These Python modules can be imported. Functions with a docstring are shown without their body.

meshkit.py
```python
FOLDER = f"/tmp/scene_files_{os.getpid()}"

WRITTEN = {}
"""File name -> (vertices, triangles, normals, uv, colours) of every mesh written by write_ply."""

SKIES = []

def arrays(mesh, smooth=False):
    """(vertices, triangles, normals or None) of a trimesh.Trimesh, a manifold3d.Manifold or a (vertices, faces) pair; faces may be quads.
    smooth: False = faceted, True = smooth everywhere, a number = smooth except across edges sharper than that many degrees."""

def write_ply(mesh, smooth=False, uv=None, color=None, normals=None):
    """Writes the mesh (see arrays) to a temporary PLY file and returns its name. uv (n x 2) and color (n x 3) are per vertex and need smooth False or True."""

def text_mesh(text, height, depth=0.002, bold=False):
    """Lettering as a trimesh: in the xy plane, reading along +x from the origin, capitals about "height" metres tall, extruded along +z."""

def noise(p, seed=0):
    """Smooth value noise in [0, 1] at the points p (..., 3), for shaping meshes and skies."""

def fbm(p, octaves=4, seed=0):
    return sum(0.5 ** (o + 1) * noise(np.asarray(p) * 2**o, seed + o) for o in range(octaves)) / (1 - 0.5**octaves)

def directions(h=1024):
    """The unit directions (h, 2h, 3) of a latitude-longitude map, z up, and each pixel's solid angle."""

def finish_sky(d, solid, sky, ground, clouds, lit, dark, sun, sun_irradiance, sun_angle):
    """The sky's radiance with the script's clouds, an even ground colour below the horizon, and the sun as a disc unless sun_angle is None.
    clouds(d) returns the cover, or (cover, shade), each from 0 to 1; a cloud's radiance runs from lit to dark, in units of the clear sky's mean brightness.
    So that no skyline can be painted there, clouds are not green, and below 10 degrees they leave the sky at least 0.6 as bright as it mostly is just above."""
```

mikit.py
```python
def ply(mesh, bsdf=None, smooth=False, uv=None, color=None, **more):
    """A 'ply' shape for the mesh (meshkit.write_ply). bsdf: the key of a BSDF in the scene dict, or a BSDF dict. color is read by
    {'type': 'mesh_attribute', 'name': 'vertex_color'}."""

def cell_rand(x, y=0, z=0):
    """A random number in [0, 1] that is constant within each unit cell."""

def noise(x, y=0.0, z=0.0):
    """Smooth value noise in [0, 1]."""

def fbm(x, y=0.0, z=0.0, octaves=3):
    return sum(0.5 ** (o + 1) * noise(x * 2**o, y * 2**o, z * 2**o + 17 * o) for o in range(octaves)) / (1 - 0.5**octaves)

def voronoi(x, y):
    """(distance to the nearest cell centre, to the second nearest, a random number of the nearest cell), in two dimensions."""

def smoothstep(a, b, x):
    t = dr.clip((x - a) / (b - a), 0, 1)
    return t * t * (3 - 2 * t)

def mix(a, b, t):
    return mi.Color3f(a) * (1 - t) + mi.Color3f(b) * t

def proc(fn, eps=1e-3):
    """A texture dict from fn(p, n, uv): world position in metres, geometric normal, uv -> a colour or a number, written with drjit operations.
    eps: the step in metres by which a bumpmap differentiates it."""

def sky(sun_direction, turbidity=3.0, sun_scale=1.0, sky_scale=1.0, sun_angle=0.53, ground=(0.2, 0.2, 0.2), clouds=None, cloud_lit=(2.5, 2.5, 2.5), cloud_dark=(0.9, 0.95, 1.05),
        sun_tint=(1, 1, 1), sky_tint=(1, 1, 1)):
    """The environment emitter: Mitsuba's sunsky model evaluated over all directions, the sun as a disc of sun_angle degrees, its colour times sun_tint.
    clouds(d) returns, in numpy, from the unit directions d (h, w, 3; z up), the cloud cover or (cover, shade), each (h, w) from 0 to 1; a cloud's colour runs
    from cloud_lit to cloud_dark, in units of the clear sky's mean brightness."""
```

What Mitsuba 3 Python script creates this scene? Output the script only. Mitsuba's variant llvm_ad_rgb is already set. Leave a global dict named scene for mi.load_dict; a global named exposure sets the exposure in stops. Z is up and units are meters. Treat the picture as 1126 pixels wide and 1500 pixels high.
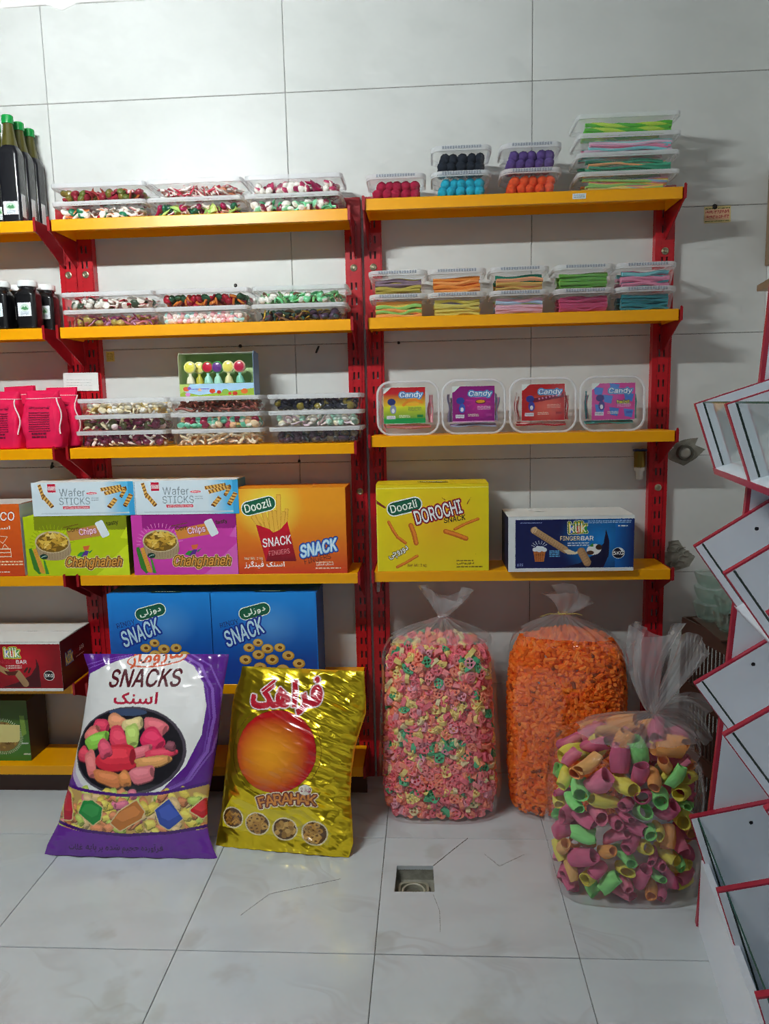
import math, random
import numpy as np, trimesh, shapely
import drjit as dr
import mitsuba as mi
import mikit, meshkit
from shapely import affinity
from shapely.geometry import Polygon, Point, LineString, box as sbox
from shapely.ops import unary_union
from mikit import proc, noise, fbm, smoothstep, mix, voronoi, cell_rand

random.seed(7)
RNG = np.random.default_rng(11)
T = mi.ScalarTransform4f
scene, labels = {}, {}

# ------------------------------------------------------------------ camera, lamps, exposure
EYE = np.array([1.2460, -2.5864, 1.3425])
FWD = np.array([-0.0582, 0.9882, -0.1415])
UPV = np.array([0.01428, 0.14254, 0.98969])
scene['camera'] = {'type': 'perspective', 'fov': 54.564, 'fov_axis': 'x', 'near_clip': 0.05, 'far_clip': 50.0,
                   'to_world': T().look_at(origin=EYE.tolist(), target=(EYE + FWD).tolist(), up=UPV.tolist())}
exposure = 0.07
LAMPS = [  # tubes: x, y, half length along x, radius, radiance
    (0.22, -1.62, 0.32, 0.020, (362, 384, 380)),
    (1.30, -3.90, 0.60, 0.020, (9, 10.2, 11)),
]
CEIL = 2.73
LAMP_Z = [2.47, 2.63]


# ------------------------------------------------------------------ helpers
def lin(c):
    """'#rrggbb' -> linear reflectance"""
    if not isinstance(c, str):
        return np.asarray(c, float)
    v = np.array([int(c[i:i + 2], 16) for i in (1, 3, 5)]) / 255.0
    return np.where(v <= 0.04045, v / 12.92, ((v + 0.055) / 1.055) ** 2.4)


def numbered(key):
    if key not in scene and key not in labels:
        return key
    n = 1
    while f'{key}_{n:03d}' in scene or f'{key}_{n:03d}' in labels:
        n += 1
    return f'{key}_{n:03d}'


def tri(mesh):
    if isinstance(mesh, trimesh.Trimesh):
        return mesh
    v, f, _ = meshkit.arrays(mesh)
    return trimesh.Trimesh(v, f, process=False)


def shape(mesh, mat, col=None, smooth=False):
    """the ply dict; col: one colour or one per vertex (smooth False or True then)"""
    mesh = tri(mesh)
    if smooth is not False and smooth is not True:
        mesh = trimesh.graph.smooth_shade(mesh, angle=np.radians(smooth), facet_minarea=None)
        smooth = True
    if col is not None:
        c = lin(col)
        col = np.tile(c, (len(mesh.vertices), 1)) if c.ndim == 1 else c
    return mikit.ply(mesh, mat, smooth=smooth, color=col)


def put(name, mesh, mat, col=None, smooth=False, parent=None, at=None, label=None, cat=None, group=None, kind=None):
    key = numbered((parent + '__' if parent else '') + name)
    d = mesh if isinstance(mesh, dict) else shape(mesh, mat, col, smooth)
    scene[key] = {**d, 'to_world': at} if at is not None else d
    tag(key, label, cat, group, kind)
    return key


def tag(key, label=None, cat=None, group=None, kind=None):
    d = {k: v for k, v in dict(label=label, category=cat, group=group, kind=kind).items() if v}
    if d:
        labels[key] = d


def thing(name, label, cat, group=None):
    key = numbered(name)
    tag(key, label, cat, group)
    return key


def bx(x0, x1, y0, y1, z0, z1):
    m = trimesh.creation.box((x1 - x0, y1 - y0, z1 - z0))
    m.apply_translation(((x0 + x1) / 2, (y0 + y1) / 2, (z0 + z1) / 2))
    return m


def cham(x0, x1, y0, y1, z0, z1, c=0.002):
    """box with chamfered edges"""
    a = np.array([x0, y0, z0], float); b = np.array([x1, y1, z1], float)
    pts = []
    for s in np.ndindex(2, 2, 2):
        p = np.where(np.array(s) == 0, a, b); d = np.where(np.array(s) == 0, 1, -1)
        for k in range(3):
            q = p + d * c; q[k] = p[k]
            pts.append(q)
    return trimesh.convex.convex_hull(np.array(pts))


def cat(*ms):
    return trimesh.util.concatenate([tri(m) for m in ms])


def cyl(p, q, r, n=16, r2=None):
    """closed cylinder or cone frustum from p to q"""
    p, q = np.asarray(p, float), np.asarray(q, float)
    return tubes([p, q], [r, r if r2 is None else r2], n)


def tubes(pts, rad, n=8, caps=True, flat=1.0, up=(0.13, 0.21, 1.0)):
    pts = np.asarray(pts, float); rad = np.broadcast_to(rad, (len(pts),))
    t = np.gradient(pts, axis=0); t /= np.linalg.norm(t, axis=1, keepdims=True) + 1e-12
    u = np.asarray(up, float); a = np.cross(t, u); a /= np.linalg.norm(a, axis=1, keepdims=True) + 1e-9
    b = np.cross(t, a)
    ang = np.arange(n) * 2 * np.pi / n
    v = pts[:, None] + rad[:, None, None] * (np.cos(ang)[None, :, None] * a[:, None] + flat * np.sin(ang)[None, :, None] * b[:, None])
    m = len(pts)
    f = []
    for i in range(m - 1):
        for j in range(n):
            k = (j + 1) % n
            f += [[i * n + j, (i + 1) * n + k, i * n + k], [i * n + j, (i + 1) * n + j, (i + 1) * n + k]]
    v = v.reshape(-1, 3)
    if caps:
        v = np.vstack([v, pts[0], pts[-1]]); c0, c1 = len(v) - 2, len(v) - 1
        for j in range(n):
            k = (j + 1) % n
            f += [[c0, j, k], [c1, (m - 1) * n + k, (m - 1) * n + j]]
    mesh = trimesh.Trimesh(v, f, process=False)
    if mesh.volume < 0:
        mesh.invert()
    return mesh


def prism(poly, d0, d1, plane='xz'):
    """a shapely polygon extruded: 'xz' along y, 'yz' along x, 'xy' along z"""
    ms = []
    for g in getattr(poly, 'geoms', [poly]):
        m = trimesh.creation.extrude_polygon(g, d1 - d0, engine='earcut')
        v = m.vertices.copy(); v[:, 2] += d0
        if plane == 'xz':
            m.vertices = v[:, [0, 2, 1]]; m.invert()
        elif plane == 'yz':
            m.vertices = v[:, [2, 0, 1]]
        else:
            m.vertices = v
        ms.append(m)
    return cat(*ms) if len(ms) > 1 else ms[0]


def lathe(profile, n=24, at=(0, 0, 0)):
    m = trimesh.creation.revolve(np.asarray(profile, float), sections=n)
    m.apply_translation(at)
    return m


def rrect(w, h, r, n=5, cx=0.0, cy=0.0):
    """rounded rectangle outline, counter-clockwise"""
    out = []
    for (sx, sy, a0) in ((1, -1, -90), (1, 1, 0), (-1, 1, 90), (-1, -1, 180)):
        for k in range(n + 1):
            a = math.radians(a0 + 90 * k / n)
            out.append((cx + sx * (w / 2 - r) + r * math.cos(a), cy + sy * (h / 2 - r) + r * math.sin(a)))
    return np.array(out)


def loft(rings, cap0=False, cap1=False):
    """rings of equal length (k, n, 3) joined by quads"""
    R = np.asarray(rings, float); k, n = R.shape[:2]
    v = R.reshape(-1, 3); f = []
    for i in range(k - 1):
        j = np.arange(n); j2 = (j + 1) % n
        f.append(np.stack([i * n + j, i * n + j2, (i + 1) * n + j2], 1))
        f.append(np.stack([i * n + j, (i + 1) * n + j2, (i + 1) * n + j], 1))
    f = np.vstack(f).tolist(); v = list(v)
    for on, i, rev in ((cap0, 0, True), (cap1, k - 1, False)):
        if on:
            v.append(R[i].mean(0)); c = len(v) - 1
            for j in range(n):
                j2 = (j + 1) % n
                f.append([c, i * n + j2, i * n + j] if rev else [c, i * n + j, i * n + j2])
    return trimesh.Trimesh(np.array(v), np.array(f), process=False)


ORD = ['first', 'second', 'third', 'fourth', 'fifth', 'sixth', 'seventh', 'eighth', 'ninth', 'tenth', 'eleventh', 'twelfth', 'thirteenth', 'fourteenth']
HUES = {'white': '#f2efe6', 'cream': '#e8dcb8', 'yellow': '#dccb50', 'orange': '#d9803c', 'peach': '#e0a080', 'red': '#b01a30', 'dark red': '#6e1c38', 'pink': '#e39aa8', 'magenta': '#a8205c', 'purple': '#6a4270', 'brown': '#8c5040',
        'olive': '#7a7434', 'dark green': '#2a5a46', 'light green': '#86d49c', 'aqua': '#8ccfd0', 'teal': '#2c8a80', 'blue': '#7c94c4', 'black': '#20222e', 'grey': '#8c8890', 'green': '#52a23a'}
def hue(c):
    return min(HUES, key=lambda k: np.sum((np.sqrt(lin(HUES[k])) - np.sqrt(lin(c))) ** 2))

# ------------------------------------------------------------------ materials
VC = {'type': 'mesh_attribute', 'name': 'vertex_color'}
def two(d): return {'type': 'twosided', 'bsdf': d}
def prin(base, rough=0.5, **k):
    if isinstance(base, str): base = {'type': 'rgb', 'value': lin(base).tolist()}
    return {'type': 'principled', 'base_color': base, 'roughness': rough, **k}

scene['mat_card'] = two(prin(VC, 0.42, specular=0.45))
scene['mat_gloss'] = two(prin(VC, 0.16, specular=0.6, clearcoat=0.6, clearcoat_gloss=0.9))
scene['mat_foil'] = two(prin(VC, 0.20, metallic=0.93, specular=0.6))
scene['mat_candy'] = two(prin(VC, 0.3, specular=0.6))
scene['mat_sugar'] = two(prin(VC, 0.85, specular=0.25))
scene['mat_metal'] = two(prin(VC, 0.32, metallic=0.9))
scene['mat_paint'] = two(prin(VC, 0.3, specular=0.5))
scene['mat_cloth'] = two(prin(VC, 0.7, specular=0.3, sheen=0.4))
scene['mat_clear'] = {'type': 'thindielectric', 'int_ior': 1.49}
scene['mat_film'] = {'type': 'thindielectric', 'int_ior': 1.5}
scene['mat_pane'] = {'type': 'thindielectric', 'int_ior': 1.52, 'specular_transmittance': {'type': 'rgb', 'value': [0.86, 0.93, 0.9]}}
scene['mat_cloudy'] = {'type': 'blendbsdf', 'weight': 0.68, 'a': {'type': 'thindielectric', 'int_ior': 1.49},
                       'b': {'type': 'principledthin', 'base_color': {'type': 'rgb', 'value': [0.92, 0.94, 0.96]}, 'roughness': 0.25, 'diff_trans': 0.7, 'spec_trans': 0.0}}
scene['mat_haze'] = {'type': 'blendbsdf', 'weight': 0.13, 'a': {'type': 'thindielectric', 'int_ior': 1.5},
                     'b': two({'type': 'roughplastic', 'distribution': 'ggx', 'alpha': 0.06, 'diffuse_reflectance': {'type': 'rgb', 'value': [0.85, 0.85, 0.88]}})}
scene['mat_glass_ware'] = {'type': 'thindielectric', 'int_ior': 1.6, 'specular_transmittance': {'type': 'rgb', 'value': [0.84, 0.92, 0.89]}}


def wall_tex(p, n, uv):
    a = fbm(p.x * 3.1 + 5, p.z * 4.3, p.y * 3, 4)
    b = smoothstep(0.52, 0.75, fbm(p.x * 9 + p.z * 5, p.z * 13, 2.0, 4))
    t = cell_rand(dr.floor(p.x / 0.8 + 40), dr.floor((p.z + 0.06) / 0.4036 + 9))
    c = mix((0.60, 0.615, 0.595), (0.70, 0.715, 0.70), a)
    c = c * (0.97 + 0.04 * t)
    return mix(c, (0.56, 0.575, 0.555), b * 0.25)


def floor_tex(p, n, uv):
    t = cell_rand(dr.floor((p.x - 0.099) / 0.5 + 40), dr.floor((p.y + 0.922) / 0.5 + 40))
    x = p.x + t * 7.3; y = p.y + t * 3.1
    w = fbm(x * 2.2, y * 3.4, 1.0, 4)
    s = x * 0.55 + y * 0.85 + (w - 0.5) * 0.9
    v = fbm(s * 7.0, (x - y) * 1.1, 4.0, 5)
    vein = smoothstep(0.10, 0.0, dr.abs(v - 0.52)) * smoothstep(0.38, 0.7, fbm(x * 3, y * 3, 8.0, 3))
    blot = smoothstep(0.45, 0.8, fbm(x * 6 + 3, y * 11, 6.0, 5))
    c = mix((0.52, 0.57, 0.595), (0.61, 0.655, 0.675), fbm(x * 4, y * 4, 2.0, 4))
    c = mix(c, (0.42, 0.43, 0.44), blot * 0.22)
    c = mix(c, (0.36, 0.355, 0.35), vein * 0.28)
    grime = smoothstep(0.62, 0.85, fbm(p.x * 8, p.y * 8, 3.0, 5))
    return mix(c, (0.33, 0.31, 0.27), grime * 0.35)


scene['mat_wall_tile'] = {'type': 'bumpmap', 'scale': 1.0, 'arbitrary': proc(lambda p, n, uv: 0.0016 * fbm(p.x * 9, p.z * 9, p.y * 9, 2), eps=2e-3),
                          'bsdf': prin(proc(wall_tex), 0.36, specular=0.32)}
scene['mat_floor_tile'] = {'type': 'bumpmap', 'scale': 1.0, 'arbitrary': proc(lambda p, n, uv: 0.0012 * fbm(p.x * 11, p.y * 11, 3.0, 2), eps=2e-3),
                           'bsdf': prin(proc(floor_tex), 0.17, specular=0.5)}
scene['mat_grout'] = prin(proc(lambda p, n, uv: mix((0.10, 0.10, 0.09), (0.34, 0.34, 0.32), fbm(p.x * 6, p.z * 6, p.y * 6, 3))), 0.9)
scene['mat_wall_grout'] = prin(proc(lambda p, n, uv: mix((0.20, 0.20, 0.19), (0.46, 0.46, 0.44), fbm(p.x * 5, p.z * 5, p.y * 6, 3))), 0.9)
scene['mat_plaster'] = prin(proc(lambda p, n, uv: mix((0.74, 0.74, 0.72), (0.82, 0.82, 0.80), fbm(p.x * 5, p.y * 5, p.z * 5, 3))), 0.8)
scene['mat_room'] = prin(proc(lambda p, n, uv: mix((0.14, 0.14, 0.14), (0.20, 0.20, 0.20), fbm(p.x * 3, p.y * 3, p.z * 3, 3))), 0.8)
scene['mat_cement'] = prin(proc(lambda p, n, uv: mix((0.12, 0.115, 0.09), (0.40, 0.39, 0.33), fbm(p.x * 60, p.y * 60, p.z * 60, 4))), 0.95)
# ------------------------------------------------------------------ the room
def struct(name, mesh, mat, col=None, parent=None, smooth=False, label=None):
    return put(name, mesh, mat, col, smooth, parent, kind=None if parent else 'structure', label=label)

XR, XL, YF = 2.362, -2.6, -4.6
struct('wall_back', bx(XL, XR + 0.02, 0.004, 0.1, -0.05, CEIL), 'mat_wall_grout')
struct('floor', bx(XL, XR + 0.02, YF, 0.02, -0.12, -0.05), 'mat_grout')
struct('ceiling', bx(XL - 0.05, XR + 0.1, YF - 0.05, 0.1, CEIL, CEIL + 0.05), 'mat_room')
struct('wall_left', bx(XL - 0.05, XL, YF, 0.1, -0.1, CEIL), 'mat_room')
struct('wall_right', bx(XR, XR + 0.08, YF, 0.1, -0.1, CEIL), 'mat_plaster')
struct('wall_front', bx(XL, XR, YF - 0.05, YF, -0.1, CEIL), 'mat_room')
# wall tiles, 80 x 40 cm
TH, TW = 0.4036, 0.8
def tile_edge(a, b, g=0.0011): return a + g, b - g
DEAD = [  # broken or drilled places in the wall tiles (x, z, outline)
    (2.118, 1.161, [(-.07, -.012), (-.035, .018), (-.045, .03), (.0, .045), (.045, .05), (.035, .025), (.07, .01), (.04, -.02), (.0, -.045), (-.04, -.028)]),
    (2.098, 0.80, [(-.055, -.02), (-.05, .015), (-.02, .02), (-.025, .055), (.01, .06), (.03, .03), (.07, .0), (.05, -.035), (.0, -.05), (-.03, -.045)]),
]
for i in range(-4, 3):
    for k in range(0, 8):
        x0, x1 = tile_edge(max(i * TW, XL), min((i + 1) * TW, XR))
        z0, z1 = tile_edge(max(2.362 - k * TH, 0.0), min(2.362 - (k - 1) * TH, 2.664))
        if x1 - x0 < 0.02 or z1 - z0 < 0.02: continue
        rect = sbox(x0, z0, x1, z1)
        cut = rect
        for (cx, cz, o) in DEAD:
            cut = cut.difference(Polygon([(cx + a, cz + b) for a, b in o]))
        if cut.area < rect.area - 1e-6:
            m = prism(cut, -0.0005, 0.01)
        else:
            m = cham(x0, x1, -0.0005, 0.01, z0, z1, 0.0012)
        put('tile', m, 'mat_wall_tile', parent='wall_back')
# ragged white plaster where the tiles meet the ceiling
rag = [(XL, CEIL - 0.002)]
xs = np.linspace(XL, XR, 90)
low = 2.667 - 0.012 * meshkit.fbm(np.stack([xs * 5, 0 * xs, 0 * xs], -1), 3) - np.where((xs > 0.05) & (xs < 0.12), 0.02, 0)
rag = [(XL, CEIL - 0.001)] + list(zip(xs, np.minimum(low, CEIL - 0.006))) + [(XR, CEIL - 0.001)]
struct('trim_1', prism(Polygon(rag), -0.004, 0.006), 'mat_plaster')

# floor tiles, 50 x 50 cm, one of them with the square cut for the drain
DR = (1.137, 1.246, -0.682, -0.562)
FX, FY = 0.099, -0.922
for i in range(-4, 5):
    for k in range(-4, 3):
        x0, x1 = tile_edge(max(FX + 0.5 * i, XL), min(FX + 0.5 * (i + 1), XR))
        y0, y1 = tile_edge(max(FY + 0.5 * k, YF), min(FY + 0.5 * (k + 1), 0.0))
        if x1 - x0 < 0.02 or y1 - y0 < 0.02: continue
        if x0 < DR[0] < x1 and y0 < DR[2] < y1:
            m = prism(sbox(x0, y0, x1, y1).difference(Polygon([(DR[0], DR[2]), (DR[1] + .004, DR[2] + .002), (DR[1], DR[3]), (DR[0] + .003, DR[3] - .002)])), -0.012, 0.0, 'xy')
        else:
            m = cham(x0, x1, y0, y1, -0.012, 0.0, 0.001)
        put('tile', m, 'mat_floor_tile', parent='floor')
for k in range(-8, -4):
    y0, y1 = max(FY + 0.5 * k, YF), FY + 0.5 * (k + 1)
    if y1 > YF: struct('slab', bx(XL, XR, y0, y1 - 0.002, -0.03, 0.0), 'mat_floor_tile', parent='floor')
put('bedding', cat(bx(XL, XR, YF, DR[2] - 0.02, -0.05, -0.0045), bx(XL, XR, DR[3] + 0.02, 0.0, -0.05, -0.0045), bx(XL, DR[0] - 0.02, DR[2] - 0.02, DR[3] + 0.02, -0.05, -0.0045), bx(DR[1] + 0.02, XR, DR[2] - 0.02, DR[3] + 0.02, -0.05, -0.0045)), 'mat_grout', parent='floor')
# cracks in the drain tile and hairlines: thin dark fillings, proud by a hair
def crack(pts, w, col='#4a4a46'):
    g = LineString(pts).buffer(w / 2, cap_style=2)
    put('crack', prism(g, 0.0002, 0.0006, 'xy'), 'mat_card', col, parent='floor')
crack([(1.247, -0.562), (1.31, -0.478), (1.356, -0.419)], 0.0022)
crack([(1.245, -0.69), (1.262, -0.76), (1.262, -0.84)], 0.0012, '#8d8f8e')
crack([(1.40, -0.50), (1.44, -0.56), (1.52, -0.50)], 0.0014, '#8d8f8e')
crack([(0.73, -0.79), (0.79, -0.70), (0.98, -0.63)], 0.0014, '#85878a')
# the floor drain
dk = thing('floor_drain', 'square dirty floor drain sunk in the marble tiles before the snack bags', 'floor drain')
x0, x1, y0, y1 = DR
put('pit', cat(bx(x0 - .006, x1 + .008, y0 - .006, y1 + .006, -0.049, -0.045), bx(x0 - .012, x0, y0, y1, -0.047, -0.011), bx(x1 + .003, x1 + .014, y0, y1, -0.047, -0.011),
              bx(x0, x1, y1, y1 + .012, -0.047, -0.011), bx(x0, x1, y0 - .012, y0, -0.047, -0.011)), 'mat_cement', parent=dk)
cx, cy = (x0 + x1) / 2 - 0.002, (y0 + y1) / 2 - 0.016
fr = Polygon(rrect(0.088, 0.088, 0.018, 5, cx, cy)).difference(Polygon(rrect(0.074, 0.074, 0.014, 5, cx, cy)))
put('drain_frame', prism(fr, -0.046, -0.030, 'xy'), 'mat_card', '#8f8c7a', parent=dk)
put('drain_ring', lathe([(0.028, -0.046), (0.028, -0.027), (0.031, -0.025), (0.034, -0.027), (0.034, -0.046)], 32, (cx, cy, 0)), 'mat_card', '#a9a694', 30, parent=dk)
put('drain_cup', lathe([(0.0, -0.038), (0.017, -0.036), (0.022, -0.033), (0.023, -0.046)], 28, (cx, cy, 0)), 'mat_card', '#5d5d52', 30, parent=dk)

# lamps
for (lx, ly, hx, hy, rad), lz in zip(LAMPS, LAMP_Z):
    lk = thing('ceiling_light', 'slim white tube lamp over the shop floor, %s' % ('hung nearer to the shelves' if lx < 1 else 'behind the viewpoint'), 'ceiling light')
    put('housing', bx(lx - hx - .02, lx + hx + .02, ly - hy - .01, ly + hy + .01, lz + .005, lz + .04), 'mat_paint', '#f0f0f0', parent=lk)
    for s in (-1, 1):
        put('rod', cyl((lx + s * hx * .8, ly, lz + .04), (lx + s * hx * .8, ly, CEIL), 0.005, 8), 'mat_paint', '#d0d0d0', parent=lk)
    scene[lk + '__tube'] = {**shape(tubes([(lx - hx, ly, lz - .022), (lx + hx, ly, lz - .022)], hy, 10), 'mat_paint', '#ffffff'),
                            'emitter': {'type': 'area', 'radiance': {'type': 'rgb', 'value': list(rad)}}}
    for s in (-1, 1):
        put('socket', cyl((lx + s * (hx + .002), ly, lz - .022), (lx + s * (hx + .018), ly, lz - .022), hy + .003, 10), 'mat_paint', '#e8e8e8', parent=lk)

# things fixed to the wall
def disc(x, z, r, y0, y1, n=20): return cyl((x, y0, z), (x, y1, z), r, n)
pk = thing('pipe_outlet', 'capped round water outlet in broken wall tile right of the third shelf', 'pipe outlet')
put('mortar', trimesh.util.concatenate([prism(Polygon([(2.118 + a, 1.161 + b) for a, b in DEAD[0][2]]).buffer(0.004), 0.003, 0.009)]), 'mat_cement', parent=pk)
put('ring', lathe([(0.019, 0), (0.019, 0.02), (0.024, 0.022), (0.027, 0.018), (0.027, 0)], 28), 'mat_card', '#55564c', 30, parent=pk, at=T().translate([2.118, 0.004, 1.161]).rotate([1, 0, 0], 90))
put('cap', lathe([(0, 0.018), (0.014, 0.018), (0.0185, 0.015), (0.0185, 0)], 28), 'mat_card', '#b9b8ac', 30, parent=pk, at=T().translate([2.118, 0.004, 1.161]).rotate([1, 0, 0], 90))
hk = thing('wall_hole', 'rough cement patch in a broken wall tile at the end of the lowest right shelf', 'wall hole')
hp = Polygon([(2.098 + a, 0.80 + b) for a, b in DEAD[1][2]])
put('mortar', prism(hp.buffer(0.004), 0.003, 0.009), 'mat_cement', parent=hk)
rs = np.random.default_rng(5)
for _ in range(9):
    a = rs.uniform(-.035, .04); b = rs.uniform(-.03, .035); r = rs.uniform(.012, .022)
    p = [(2.098 + a + r * math.cos(t), 0.004 - 0.006 * math.sin(t * .5), 0.80 + b + 0.7 * r * math.sin(t)) for t in np.linspace(0, 5.0, 14)]
    put('comb_ridge', tubes(p, 0.0022, 5), 'mat_cement', parent=hk)
# brass valve behind the third shelf
vk = thing('water_valve', 'small brass water valve with white nozzle under the third right shelf', 'valve')
put('valve_body', cat(cyl((1.964, -0.004, 1.16), (1.964, -0.026, 1.16), 0.017, 14), cyl((1.964, -0.02, 1.17), (1.964, -0.02, 1.115), 0.019, 14)), 'mat_metal', '#8a7436', 30, parent=vk)
put('nozzle', cat(cyl((1.964, -0.02, 1.118), (1.964, -0.02, 1.105), 0.019, 14), cyl((1.964, -0.02, 1.105), (1.964, -0.02, 1.075), 0.012, 14)), 'mat_card', '#d9d8d0', 30, parent=vk)
put('handle', cham(1.942, 1.986, -0.028, -0.012, 1.17, 1.178, 0.002), 'mat_paint', '#20346a', parent=vk)
# wall plugs / screws
for (x, z, r, lab) in [(0.604, 1.758, .006, 'dark wall plug above the pink and white sweets of the middle bay'), (0.61, 1.556, .006, 'dark screw in the tile right above the lollipop box'),
                       (0.872, 1.53, .005, 'bent nail sticking out of the tile above the right stack of dark sweets'), (0.799, 1.157, .005, 'dark screw at the tile joint below the third middle shelf'),
                       (-0.086, 1.154, .006, 'bent nail in the wall behind the orange carton'), (2.187, 1.955, .009, 'black drill hole above the yellow phone sticker'),
                       (1.155, 1.552, .005, 'dark screw in the tile below the second right shelf'), (2.06, 1.40, .003, 'tiny dark screw right of the rack on the plain wall')]:
    if 'nail' in lab:
        m = cat(cyl((x, 0.002, z), (x + .004, -0.025, z - .004), .0035, 8), cyl((x + .004, -0.025, z - .004), (x + .014, -0.03, z + .016), .0035, 8))
    else:
        m = lathe([(0, 0.004), (r * .5, 0.004), (r, 0.001), (r, -0.004)], 14); m.apply_transform(trimesh.transformations.rotation_matrix(math.pi / 2, [1, 0, 0])); m.apply_translation((x, 0.0, z))
    put('nail' if 'nail' in lab else 'wall_plug', m, 'mat_card', '#1c1a16', parent=None, label=lab, cat='nail' if 'nail' in lab else 'wall plug')
# plank on the right wall, brown stone strip in the corner
put('wooden_ledge', trimesh.convex.convex_hull(np.array([[2.29, -.10, 1.672], [2.29, -.10, 1.69], [2.36, -.09, 1.672], [2.36, -.09, 1.70], [2.24, -.5, 1.655], [2.24, -.5, 1.70], [2.36, -.5, 1.655], [2.36, -.5, 1.71]])),
    'mat_card', '#8a6a44', label='rough brown wooden ledge sticking out of the right wall', cat='ledge')
struct('trim_2', prism(Polygon([(-0.30, 1.76), (-0.004, 1.765), (-0.002, 2.06), (-0.3, 2.07)]), 2.352, 2.361, 'yz'), 'mat_card', '#8a7258')

# ------------------------------------------------------------------ shelving racks
RED, YEL = '#b3121f', '#f0a400'
UP_TOP = 2.02
def upright(parent, x0, x1, bolts):
    w = x1 - x0; xm = (x0 + x1) / 2
    holes = []
    z = 0.06
    while z < UP_TOP - 0.05:
        if all(abs(z + .012 - b) > 0.03 for b in bolts):
            for s in (-1, 1):
                holes.append(sbox(xm + s * .0075 - .0028, z, xm + s * .0075 + .0028, z + .024))
        z += 0.049
    face = sbox(x0, 0.0, x1, UP_TOP).difference(unary_union(holes))
    m = cat(prism(face, -0.031, -0.029), bx(x0, x0 + .002, -0.029, -0.001, 0, UP_TOP), bx(x1 - .002, x1, -0.029, -0.001, 0, UP_TOP))
    k = put('upright', m, 'mat_paint', RED, parent=parent)
    for b in bolts:
        me = lathe([(0, 0.006), (0.004, 0.006), (0.0045, 0.002), (0.008, 0.0035), (0.0115, 0.002), (0.012, 0)], 18)
        me.apply_transform(trimesh.transformations.rotation_matrix(math.pi / 2, [1, 0, 0])); me.apply_translation((xm + .001, -0.031, b))
        put('bolt', me, 'mat_metal', '#b0a890', 30, parent=k)
    return k

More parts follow.
